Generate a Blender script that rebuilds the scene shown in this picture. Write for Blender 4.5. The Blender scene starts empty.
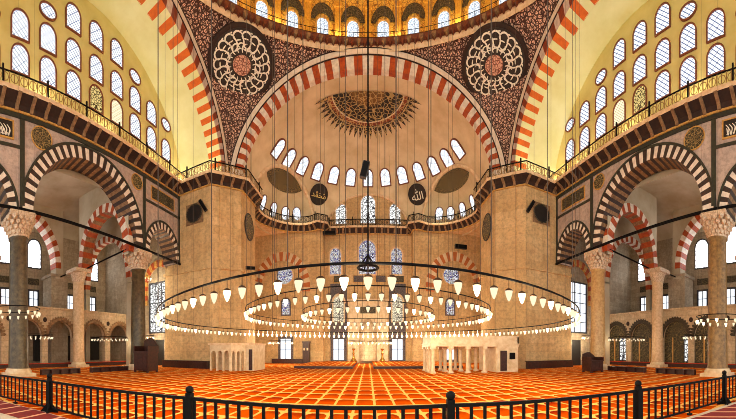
import bpy, bmesh, math, random
from math import sin, cos, pi, atan2, hypot, sqrt, radians
from mathutils import Vector, Matrix
random.seed(7)
SC = bpy.context.scene
COL = SC.collection

# ------------------------------------------------------------------ helpers
class MB:
    """collects geometry that becomes ONE mesh object"""
    def __init__(s): s.v = []; s.f = []; s.m = []; s.s = []
    def face(s, pts, m=0, smooth=False):
        n = len(s.v); s.v += [tuple(p) for p in pts]
        s.f.append(tuple(range(n, n + len(pts)))); s.m.append(m); s.s.append(smooth)
    def grid(s, rows, m=0, smooth=True, keep=None):
        n = len(s.v); w = len(rows[0])
        for r in rows: s.v += [tuple(p) for p in r]
        for i in range(len(rows) - 1):
            for j in range(w - 1):
                if keep and not keep(i, j): continue
                a = n + i * w + j
                s.f.append((a, a + 1, a + w + 1, a + w))
                s.m.append(m(i, j) if callable(m) else m); s.s.append(smooth)
    def box(s, lo, hi, m=0, M=None):
        x0, y0, z0 = lo; x1, y1, z1 = hi
        p = [(x0,y0,z0),(x1,y0,z0),(x1,y1,z0),(x0,y1,z0),(x0,y0,z1),(x1,y0,z1),(x1,y1,z1),(x0,y1,z1)]
        if M is not None: p = [M @ Vector(q) if isinstance(M, Matrix) else M(*q) for q in p]
        n = len(s.v); s.v += [tuple(q) for q in p]
        for f in ((0,3,2,1),(4,5,6,7),(0,1,5,4),(1,2,6,5),(2,3,7,6),(3,0,4,7)):
            s.f.append(tuple(n + k for k in f)); s.m.append(m); s.s.append(False)
    def tube(s, pts, r, seg=6, closed=False, m=0):
        pts = [Vector(p) for p in pts]; rows = []; N = len(pts)
        for i, p in enumerate(pts):
            if closed: d = pts[(i + 1) % N] - pts[i - 1]
            else: d = pts[min(i + 1, N - 1)] - pts[max(i - 1, 0)]
            d.normalize()
            a = Vector((0, 0, 1)) if abs(d.z) < .9 else Vector((1, 0, 0))
            e = d.cross(a).normalized(); g = e.cross(d)
            rr = r[i] if isinstance(r, (list, tuple)) else r
            rows.append([p + e * rr * cos(2*pi*k/seg) + g * rr * sin(2*pi*k/seg) for k in range(seg + 1)])
        if closed: rows.append(rows[0])
        s.grid(rows, m, seg > 4)
        if not closed:
            s.face(rows[0][:-1][::-1], m); s.face(rows[-1][:-1], m)
    def lathe(s, prof, c=(0, 0, 0), seg=20, m=0, smooth=True, a0=0, a1=2*pi):
        rows = [[(c[0] + r*cos(a0+(a1-a0)*k/seg), c[1] + r*sin(a0+(a1-a0)*k/seg), c[2] + z) for k in range(seg + 1)] for r, z in prof]
        s.grid(rows, m, smooth)
    def prism(s, poly, P, w0, w1, m=0, mside=None):
        s.face([P(u, v, w1) for u, v in poly], m)
        s.face([P(u, v, w0) for u, v in poly][::-1], m)
        N = len(poly)
        for i in range(N):
            a, b = poly[i], poly[(i + 1) % N]
            s.face([P(a[0],a[1],w0), P(b[0],b[1],w0), P(b[0],b[1],w1), P(a[0],a[1],w1)], m if mside is None else mside)
    def ribbon(s, pts, wd, P, w, m=0):
        L = []; R = []; N = len(pts)
        for i in range(N):
            a = pts[max(i-1, 0)]; b = pts[min(i+1, N-1)]
            dx, dy = b[0]-a[0], b[1]-a[1]; l = hypot(dx, dy) or 1
            h = wd * (.35 + .65*sin(pi*(i+.6)/(N+.2))) / 2
            L.append(P(pts[i][0]-dy/l*h, pts[i][1]+dx/l*h, w)); R.append(P(pts[i][0]+dy/l*h, pts[i][1]-dx/l*h, w))
        s.grid([L, R], m, False)
    def build(s, name, mats, parent=None, weld=False):
        me = bpy.data.meshes.new(name)
        me.from_pydata(s.v, [], s.f)
        if not isinstance(mats, (list, tuple)): mats = [mats]
        for q in mats: me.materials.append(q)
        me.polygons.foreach_set('material_index', s.m)
        me.polygons.foreach_set('use_smooth', s.s)
        bm = bmesh.new(); bm.from_mesh(me)
        bmesh.ops.remove_doubles(bm, verts=bm.verts, dist=1e-4)
        bmesh.ops.recalc_face_normals(bm, faces=bm.faces)
        bm.to_mesh(me); bm.free(); me.update()
        o = bpy.data.objects.new(name, me); COL.objects.link(o)
        if parent: o.parent = parent
        return o

def tag(o, label=None, cat=None, group=None, kind=None):
    if label: o['label'] = label
    if cat: o['category'] = cat
    if group: o['group'] = group
    if kind: o['kind'] = kind
    return o
def struct(o, label=None, cat='building'):
    return tag(o, label, cat, None, 'structure')
def empty(name, loc, label=None, cat=None, group=None):
    o = bpy.data.objects.new(name, None); COL.objects.link(o); o.location = loc
    o.empty_display_size = .2
    return tag(o, label, cat, group)
def copy_tree(o, parent=None):
    c = o.copy(); COL.objects.link(c)
    if parent: c.parent = parent
    for ch in list(o.children): copy_tree(ch, c)
    return c
def se(a, b, n, t):
    c, s_ = cos(t), sin(t)
    return (math.copysign(abs(c)**(2/n), c)*a, abs(s_)**(2/n)*b)
def frame_matrix(pos, normal, up):
    n = Vector(normal).normalized(); u = Vector(up); u = (u - n*u.dot(n)).normalized()
    r = n.cross(u)
    # local X = right, local Y = out of the wall, local Z = up
    M = Matrix(((-r.x, n.x, u.x, pos[0]), (-r.y, n.y, u.y, pos[1]), (-r.z, n.z, u.z, pos[2]), (0, 0, 0, 1)))
    return M

# ------------------------------------------------------------------ materials
def lin(c):
    return tuple(((x/12.92) if x <= .04045 else ((x+.055)/1.055)**2.4) for x in [q/255 for q in c]) + (1,)
class NT:
    def __init__(s, name):
        s.mat = bpy.data.materials.new(name); s.mat.use_nodes = True
        s.t = s.mat.node_tree; s.t.nodes.clear()
        s.out = s.n('ShaderNodeOutputMaterial')
    def n(s, ty, ins=None, **kw):
        x = s.t.nodes.new(ty)
        for k, v in kw.items(): setattr(x, k, v)
        for k, v in (ins or {}).items():
            if isinstance(v, bpy.types.NodeSocket): s.t.links.new(v, x.inputs[k])
            else: x.inputs[k].default_value = v
        return x
    def math(s, op, a, b=0, c=None):
        ins = {0: a, 1: b}
        if c is not None: ins[2] = c
        return s.n('ShaderNodeMath', ins, operation=op).outputs[0]
    def mix(s, f, a, b, blend='MIX'):
        x = s.n('ShaderNodeMix', data_type='RGBA', blend_type=blend)
        for k, v in ((0, f), (6, a), (7, b)):
            if isinstance(v, bpy.types.NodeSocket): s.t.links.new(v, x.inputs[k])
            else: x.inputs[k].default_value = v
        return x.outputs[2]
    def ramp(s, f, stops, interp='LINEAR'):
        x = s.n('ShaderNodeValToRGB', {0: f}); r = x.color_ramp; r.interpolation = interp
        while len(r.elements) < len(stops): r.elements.new(.5)
        for e, (p, c) in zip(r.elements, stops): e.position = p; e.color = c
        return x.outputs[0]
    def pos(s): return s.n('ShaderNodeNewGeometry').outputs['Position']
    def obj(s): return s.n('ShaderNodeTexCoord').outputs['Object']
    def sep(s, v): return s.n('ShaderNodeSeparateXYZ', {0: v}).outputs
    def comb(s, x, y, z=0.): return s.n('ShaderNodeCombineXYZ', {0: x, 1: y, 2: z}).outputs[0]
    def noise(s, v, scale, detail=4, rough=.6): return s.n('ShaderNodeTexNoise', {'Vector': v, 'Scale': scale, 'Detail': detail, 'Roughness': rough}).outputs[0]
    def voro(s, v, scale, feature='F1', out='Distance'): return s.n('ShaderNodeTexVoronoi', {'Vector': v, 'Scale': scale}, feature=feature).outputs[out]
    def bsdf(s, col, rough=.7, metal=0., bump=None, bstr=.3, bdist=.02):
        b = s.n('ShaderNodeBsdfPrincipled', {'Base Color': col, 'Roughness': rough, 'Metallic': metal})
        if bump is not None:
            bp = s.n('ShaderNodeBump', {'Height': bump, 'Strength': bstr, 'Distance': bdist})
            s.t.links.new(bp.outputs[0], b.inputs['Normal'])
        s.t.links.new(b.outputs[0], s.out.inputs[0]); return s.mat
    def emit(s, col, strength):
        e = s.n('ShaderNodeEmission', {'Color': col, 'Strength': strength})
        s.t.links.new(e.outputs[0], s.out.inputs[0]); return s.mat
M = {}
def simple(name, c1, c2=None, scale=2., rough=.6, metal=0., bump=0., spec=None):
    t = NT(name); a = lin(c1)
    if c2 is None:
        M[name] = t.bsdf(a, rough, metal)
        if spec is not None: [n for n in t.t.nodes if n.type == 'BSDF_PRINCIPLED'][0].inputs['Specular IOR Level'].default_value = spec
        return M[name]
    nz = t.noise(t.pos(), scale)
    col = t.mix(t.ramp(nz, [(.35, (0,0,0,1)), (.65, (1,1,1,1))]), a, lin(c2))
    M[name] = t.bsdf(col, rough, metal, nz if bump else None, bump); return M[name]
def stone(name, c1, c2, joint, bw=1.5, bh=.6, mortar=.012, rough=.75, stain=.35):
    t = NT(name); p = t.pos(); x, y, z = t.sep(p)[:3]
    uv = t.comb(t.math('ADD', x, y), z)
    br = t.n('ShaderNodeTexBrick', {'Vector': uv, 'Color1': lin(c1), 'Color2': lin(c2), 'Mortar': lin(joint), 'Scale': 1., 'Mortar Size': mortar, 'Mortar Smooth': .3, 'Bias': 0., 'Brick Width': bw, 'Row Height': bh})
    n1 = t.noise(p, .35, 6, .65); n2 = t.noise(t.comb(t.math('ADD', x, y), t.math('MULTIPLY', z, .12)), 2.2, 5)
    col = t.mix(t.ramp(n1, [(.3, (stain,)*3+(1,)), (.6, (0,0,0,1))]), br.outputs[0], lin(joint))
    col = t.mix(t.ramp(n2, [(.4, (.35,.35,.35,1)), (.62, (0,0,0,1))]), col, lin(joint))
    n3 = t.noise(p, 3.5, 6, .75)
    col = t.mix(t.ramp(n3, [(.38, (.45,.45,.45,1)), (.56, (0,0,0,1))]), col, lin(tuple(q*.62 for q in c2)))
    M[name] = t.bsdf(col, rough, 0., t.math('ADD', t.noise(p, 9., 4), t.math('MULTIPLY', br.outputs[1], -1.)), .25); return M[name]

stone('wall_stone', (232,200,146), (214,178,122), (176,136,86), 1.7, .75, .008)
stone('pale_stone', (228,206,170), (214,188,150), (176,146,110), 1.2, .5)
stone('aisle_stone', (196,180,154), (176,158,132), (136,118,96), 1.1, .5, .01)
stone('marble_pink', (210,190,176), (192,172,160), (164,142,132), 2.6, 1.3, .006, .45)
simple('vault_plaster', (230,210,174), (208,184,142), .5, .85)
simple('aisle_plaster', (200,190,166), (176,160,130), .4, .85)
simple('cream', (224,212,140), (210,196,120), .6, .85)
simple('cream_vault', (238,240,190), (226,226,164), .6, .85)
simple('band_red_lit', (226,112,24), (206,92,20), 3, .6)  # red soffit bricks of the side arches, warm light put into their colour
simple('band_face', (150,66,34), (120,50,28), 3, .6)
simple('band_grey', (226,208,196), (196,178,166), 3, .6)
simple('band_faded', (196,112,54), (176,96,44), 3, .7)
simple('trim_stone', (236,210,172), (214,178,132), 3, .6)
simple('white_marble', (230,210,174), (208,180,138), 2.5, .5)
simple('band_red', (190,84,28), (152,58,24), 3, .6)
simple('band_white', (242,230,212), (216,202,186), 3, .55)
simple('moulding_white', (246,232,212), (236,216,192), 3, .5)
simple('band_black', (62,44,38), (42,32,30), 3, .5)
simple('dark_green', (52,56,44), (38,40,34), 4, .45)
simple('corbel_dark', (56,34,24), (36,22,18), 3, .8)
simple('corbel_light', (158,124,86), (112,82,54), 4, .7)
simple('gold', (236,184,76), (206,146,50), 6, .4, .3)
simple('gilt_paint', (214,170,90), (186,132,58), 6, .5)
simple('black_iron', (9,8,9), None, rough=.7, metal=.0, spec=.15)
simple('wire_dark', (74,58,44), None, rough=.6)
simple('black_paint', (22,20,20), (32,28,26), 5, .5)
simple('dark_wood', (66,28,18), (40,18,12), 6, .4)
simple('bench_wood', (72,34,26), (48,24,20), 6, .5)
simple('granite_red', (92,80,52), (58,48,32), 4, .35)
simple('granite_gold', (146,114,60), (104,78,40), 5, .35)
simple('granite_pale', (206,172,116), (176,138,86), 5, .35)
simple('column_stone', (222,190,150), (196,160,118), 5, .5)
simple('capital_stone', (226,202,172), (176,146,116), 9, .6, 0, .3)
simple('screen_dark', (74,60,38), (46,38,26), 12, .6)
simple('red_carpet', (196,60,20), (168,40,16), 3, .9)
simple('path_stone', (226,206,180), (196,170,140), 2, .6)
simple('rail_gold', (168,132,70), (120,90,48), 6, .5)
simple('script_gold', (240,214,130), None, rough=.4)
simple('script_white', (236,232,216), None, rough=.5)
simple('frame_brown', (128,66,38), (96,46,30), 14, .6)
simple('speaker_black', (20,20,22), None, rough=.5)
simple('brass', (206,160,80), None, rough=.25, metal=.9)
simple('capmetal', (70,46,26), None, rough=.4, metal=.5)
simple('lead', (52,52,60), None, rough=.6)

def tracery(name, c_bg, c_fg, scale, lo=.05, hi=.12, rough=.6, warp=.0):
    t = NT(name); p = t.obj()
    d = t.voro(p, scale, 'DISTANCE_TO_EDGE')
    d2 = t.voro(p, scale*2.1, 'DISTANCE_TO_EDGE')
    f = t.ramp(t.math('MINIMUM', d, t.math('MULTIPLY', d2, 1.5)), [(lo, (1,1,1,1)), (hi, (0,0,0,1))])
    M[name] = t.bsdf(t.mix(f, lin(c_bg), lin(c_fg)), rough); return M[name]
tracery('pendentive_paint', (240,200,172), (62,28,20), 4.2, .10, .16)
tracery('dome_gold', (214,160,60), (120,72,22), 1.1, .03, .09)
tracery('drum_gold', (240,190,76), (150,92,28), 2.6, .02, .07)
tracery('roundel_green', (34,36,26), (190,160,96), 4.6, .012, .045)
tracery('roundel_pink', (226,176,150), (120,60,44), 3.4, .03, .1)
tracery('tile_blue', (104,94,92), (52,46,58), 5., .03, .09)
tracery('panel_dark', (34,32,26), (140,122,80), 5., .01, .04)
tracery('fretwork', (46,42,28), (136,116,70), 3.4, .015, .05)  # dark ground stands in for the shaded interior behind the tracery

def sunburst(name, R):
    t = NT(name); p = t.obj(); x, y, z = t.sep(p)[:3]
    r = t.math('DIVIDE', t.math('SQRT', t.math('ADD', t.math('MULTIPLY', x, x), t.math('MULTIPLY', y, y))), R)
    base = t.ramp(r, [(0, lin((120,84,40))), (.30, lin((96,66,34))), (.34, lin((30,26,22))), (.64, lin((34,28,24))), (.66, lin((220,206,180))), (.68, lin((128,56,34))), (.75, lin((60,44,34))), (.77, lin((196,170,130))), (.785, lin((48,34,30))), (1., lin((44,30,28)))], 'CONSTANT')
    d = t.voro(p, 2.6, 'DISTANCE_TO_EDGE')
    f = t.ramp(d, [(.04, (.75,.75,.75,1)), (.1, (0,0,0,1))])
    M[name] = t.bsdf(t.mix(f, base, lin((206,176,112))), .7); return M[name]
sunburst('sunburst', 5.0); sunburst('sunburst_small', 2.3)

def lattice(name, kind, bright, c_glass=(255,255,255), c_lead=(130,140,160), scale=5.):
    t = NT(name); p = t.obj(); x, y, z = t.sep(p)[:3]
    if kind == 'diamond':
        a = t.math('ADD', x, z); b = t.math('SUBTRACT', x, z)
        f = lambda q, sc, w: t.math('LESS_THAN', t.math('ABSOLUTE', t.math('SUBTRACT', t.math('FRACT', t.math('MULTIPLY', q, sc)), .5)), w)
        k = t.math('MAXIMUM', f(a, scale, .11), f(b, scale*.5, .04))
        col = t.mix(k, lin(c_glass), lin(c_lead)); st = bright
    elif kind == 'stained':
        v = t.n('ShaderNodeTexVoronoi', {'Vector': p, 'Scale': scale})
        hsv = t.ramp(t.sep(v.outputs['Color'])[0], [(0, lin((250,250,250))), (.4, lin((160,156,205))), (.5, lin((235,230,240))), (.7, lin((190,140,150))), (.76, lin((100,105,175))), (.86, lin((245,232,205)))], 'CONSTANT')
        d = t.voro(p, scale, 'DISTANCE_TO_EDGE')
        k = t.ramp(d, [(.06, (1,1,1,1)), (.12, (0,0,0,1))])
        col = t.mix(k, hsv, lin(c_lead)); st = bright
    elif kind == 'ornate':
        d = t.voro(p, scale, 'DISTANCE_TO_EDGE')
        k = t.ramp(d, [(.05, (1,1,1,1)), (.12, (0,0,0,1))])
        col = t.mix(k, lin(c_glass), lin(c_lead)); st = bright
    else:
        col = lin(c_glass); st = bright
    M[name] = t.emit(col, st); return M[name]
lattice('glass_diamond', 'diamond', 1.05, (255,255,255), (84,98,138), 3.1)
lattice('glass_plain', 'ornate', 1.2, (255,255,255), (190,196,206), 1.6)
lattice('glass_drum', 'ornate', 1.25, (240,248,255), (150,160,176), 5.)
lattice('glass_ornate', 'ornate', 1.1, (255,255,250), (60,56,60), 3.2)
lattice('glass_stained', 'stained', .8, c_lead=(60,52,60), scale=8.)
lattice('glass_tile', 'ornate', .85, (255,240,205), (90,74,66), 5.)
lattice('glass_clear', 'plain', 1.3, (240,246,255))
lattice('glass_aisle', 'ornate', 6.5, (255,255,255), (150,150,160), 1.6)
lattice('glass_screen', 'ornate', .75, (250,220,140), (70,48,30), 5.)
lattice('glass_warm', 'diamond', 1.0, (255,244,206), (190,160,110), 5.)
t = NT('lamp_glow'); M['lamp_glow'] = t.emit((1., .74, .40, 1), 10.)
t = NT('lamp_glass'); M['lamp_glass'] = t.emit((1., .80, .52, 1), 1.05)

# carpet: rows of prayer niches, orange red with pale yellow borders
t = NT('carpet'); p = t.pos(); x, y, z = t.sep(p)[:3]
def carpet_cells(t, x, y, cx, cy, bx, by):
    fx = t.math('FRACT', t.math('DIVIDE', t.math('ADD', x, 100.), cx)); fy = t.math('FRACT', t.math('DIVIDE', t.math('ADD', y, 100.), cy))
    ex = t.math('ABSOLUTE', t.math('SUBTRACT', fx, .5)); ey = t.math('ABSOLUTE', t.math('SUBTRACT', fy, .5))
    # the arch head of each niche: corners of the cell cut off towards the far wall
    head = t.math('GREATER_THAN', t.math('ADD', t.math('MULTIPLY', t.math('POWER', t.math('MULTIPLY', ex, 2.), 2.), .35), fy), 1.02)
    b = t.math('MAXIMUM', t.math('GREATER_THAN', ex, .5 - bx), t.math('GREATER_THAN', ey, .5 - by))
    return t.math('MAXIMUM', b, head), fx, fy
b, fx, fy = carpet_cells(t, x, y, .60, 1.12, .065, .06)
n1 = t.noise(p, 30., 3); n2 = t.noise(p, .5, 3)
base = t.mix(t.ramp(fy, [(.0, (0,0,0,1)), (.35, (0,0,0,1)), (.9, (1,1,1,1))]), lin((196,70,4)), lin((118,18,4)))
base = t.mix(t.ramp(n2, [(.4, (0,0,0,1)), (.65, (.5,.5,.5,1))]), base, lin((206,92,8)))
col = t.mix(b, base, t.mix(n1, lin((244,196,110)), lin((226,160,76))))
M['carpet'] = t.bsdf(col, 1., 0., n1, .2)
[n for n in t.t.nodes if n.type == 'BSDF_PRINCIPLED'][0].inputs['Specular IOR Level'].default_value = 0.
# runner outside the railing: dark red with pale diagonal stripes
t = NT('runner'); p = t.pos(); x, y, z = t.sep(p)[:3]
f = t.math('FRACT', t.math('MULTIPLY', t.math('ADD', x, t.math('MULTIPLY', y, .35)), 1.6))
k = t.math('LESS_THAN', f, .16)
M['runner'] = t.bsdf(t.mix(k, t.mix(t.noise(p, 5.), lin((150,30,20)), lin((110,22,22))), lin((236,170,130))), .95)

# ------------------------------------------------------------------ the place: main numbers (metres)
F, YH, EYE = 291., 350., 1.65      # focal length in pixels of the stitched cylindrical view, eye height
CY = 12.                            # centre of the dome bay on the nave axis
A = 13.                             # half side of the square under the dome
D = 16.8                            # side arcade planes
YP = 22.2                           # front faces of the big piers
def side(s):
    return lambda u, v, w=0.: (s*(D - w), u, v)
SIDE = {-1: 'left', 1: 'right'}
ORD = ['first','second','third','fourth','fifth','sixth','seventh','eighth','ninth','tenth','eleventh','twelfth','thirteenth','fourteenth','fifteenth','sixteenth','seventeenth','eighteenth','nineteenth','twentieth']
trim_n = [0]
def trim(mb, mats, label):
    trim_n[0] += 1
    return struct(mb.build('trim_%d' % trim_n[0], mats), label, 'trim')

def arch_wall(mb, P, u0, u1, v0, v1, ops, th, m=0, N=28, msof=None):
    """wall slab with arched openings: ops = (centre, half, spring, rise, n, sill)"""
    ms = m if msof is None else msof
    for w in (0., -th):
        cur = u0
        for (uc, h, sp, ri, n, sill) in sorted(ops):
            if uc - h > cur: mb.face([P(cur,v0,w), P(uc-h,v0,w), P(uc-h,v1,w), P(cur,v1,w)], m)
            pts = [se(h, ri, n, pi - pi*k/N) for k in range(N+1)]
            for k in range(N):
                a, b_ = pts[k], pts[k+1]
                mb.face([P(uc+a[0],sp+a[1],w), P(uc+b_[0],sp+b_[1],w), P(uc+b_[0],v1,w), P(uc+a[0],v1,w)], m)
            if sill > v0: mb.face([P(uc-h,v0,w), P(uc+h,v0,w), P(uc+h,sill,w), P(uc-h,sill,w)], m)
            cur = uc + h
        if u1 > cur: mb.face([P(cur,v0,w), P(u1,v0,w), P(u1,v1,w), P(cur,v1,w)], m)
    for (uc, h, sp, ri, n, sill) in ops:
        pts = [(uc-h, max(sill, v0))] + [(uc+q[0], sp+q[1]) for q in (se(h, ri, n, pi - pi*k/N) for k in range(N+1))] + [(uc+h, max(sill, v0))]
        for a, b_ in zip(pts, pts[1:]):
            if a == b_: continue
            mb.face([P(a[0],a[1],0), P(b_[0],b_[1],0), P(b_[0],b_[1],-th), P(a[0],a[1],-th)], ms)
    mb.face([P(u0,v1,0), P(u1,v1,0), P(u1,v1,-th), P(u0,v1,-th)], m)

def arch_band(mb, P, uc, sp, ai, bi, ao, bo, n, w0, w1, count, mats=(0, 1), sub=3, legs=0., t0=0., t1=pi, soffit=None):
    """ring of voussoirs, colours alternating; front at w1, soffit back to w0"""
    tot = count*sub
    for k in range(tot):
        ta = pi - (t0 + (t1-t0)*k/tot); tb = pi - (t0 + (t1-t0)*(k+1)/tot)
        m = mats[(k//sub) % 2]
        i0, i1, o0, o1 = se(ai,bi,n,ta), se(ai,bi,n,tb), se(ao,bo,n,ta), se(ao,bo,n,tb)
        q = lambda e, w: P(uc+e[0], sp+e[1], w)
        mb.face([q(i0,w1), q(i1,w1), q(o1,w1), q(o0,w1)], m)
        ms = m if soffit is None else soffit[(k//sub) % 2]
        mb.face([q(i0,w0), q(i1,w0), q(i1,w1), q(i0,w1)], ms)
        mb.face([q(o0,w0), q(o1,w0), q(o1,w1), q(o0,w1)], m)
    if legs:
        c = max(2, int(legs/.45))
        for sgn in (-1, 1):
            for k in range(c):
                va, vb = sp - legs*k/c, sp - legs*(k+1)/c; m = mats[(k+1) % 2]
                mb.box((uc+sgn*ai, vb, w0), (uc+sgn*ao, va, w1), m, P)

def ring_molding(mb, P, uc, sp, ai, bi, ao, bo, n, w0, w1, m, N=48, legs=0.):
    arch_band(mb, P, uc, sp, ai, bi, ao, bo, n, w0, w1, N//3, (m, m), 3, legs)

# ------------------------------------------------------------------ windows
win_cache = {}; win_n = [0]
def outline(kind, w, h, N=14):
    if kind == 'arch':
        r = w/2; pts = [(-r, -h/2), (r, -h/2)]
        pts += [(r*cos(pi*k/N), h/2 - r*1.15 + 1.15*r*sin(pi*k/N)) for k in range(N+1)]
        return pts
    if kind == 'oval': return [(w/2*cos(2*pi*k/28), h/2*sin(2*pi*k/28)) for k in range(28)]
    return [(-w/2,-h/2), (w/2,-h/2), (w/2,h/2), (-w/2,h/2)]
def add_window(pos, normal, up, kind, w, h, glass, fw=.1, frame='frame_brown', depth=.1, bars=None, label='window'):
    key = (kind, round(w,2), round(h,2), glass, fw, frame, depth, bars)
    if key not in win_cache:
        L = lambda u, v, q: (u, q, v)
        o_ = outline(kind, w + 2*fw, h + 2*fw); i_ = outline(kind, w, h)
        mb = MB(); N = len(o_)
        for k in range(N):
            a, b_, c, d = o_[k], o_[(k+1) % N], i_[(k+1) % N], i_[k]
            mb.face([L(*a,depth), L(*b_,depth), L(*c,depth), L(*d,depth)])
            mb.face([L(*a,-.02), L(*b_,-.02), L(*b_,depth), L(*a,depth)])
            mb.face([L(*d,-.02), L(*c,-.02), L(*c,depth), L(*d,depth)])
        fo = mb.build('window_frame', M[frame])
        mb = MB(); mb.prism(i_, L, .005, .03); po = mb.build('glass', M[glass])
        bo = None
        if bars:
            mb = MB()
            for k in range(1, bars[0]): x = -w/2 + w*k/bars[0]; mb.box((x-.035, .03, -h/2), (x+.035, .08, h/2))
            for k in range(1, bars[1]): z = -h/2 + h*k/bars[1]; mb.box((-w/2, .03, z-.035), (w/2, .085, z+.035))
            bo = mb.build('window_bars', M['lead'])
        protos = [q for q in (fo, po, bo) if q]
        win_cache[key] = [q.data for q in protos]
        for q in protos: bpy.data.objects.remove(q)
    ds = win_cache[key]; win_n[0] += 1
    r = bpy.data.objects.new('window_%d' % win_n[0], ds[0]); COL.objects.link(r)
    r.matrix_world = frame_matrix(pos, normal, up)
    struct(r, label, 'window')
    for dta, nm in zip(ds[1:], ('glass', 'window_bars')):
        c = bpy.data.objects.new(nm, dta); COL.objects.link(c); c.parent = r
    return r

# ------------------------------------------------------------------ floor
mb = MB(); mb.face([(-34,-6,0), (34,-6,0), (34,40,0), (-34,40,0)])
struct(mb.build('floor', M['carpet']), 'orange red carpet with rows of prayer niches in pale borders', 'carpet')

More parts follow.
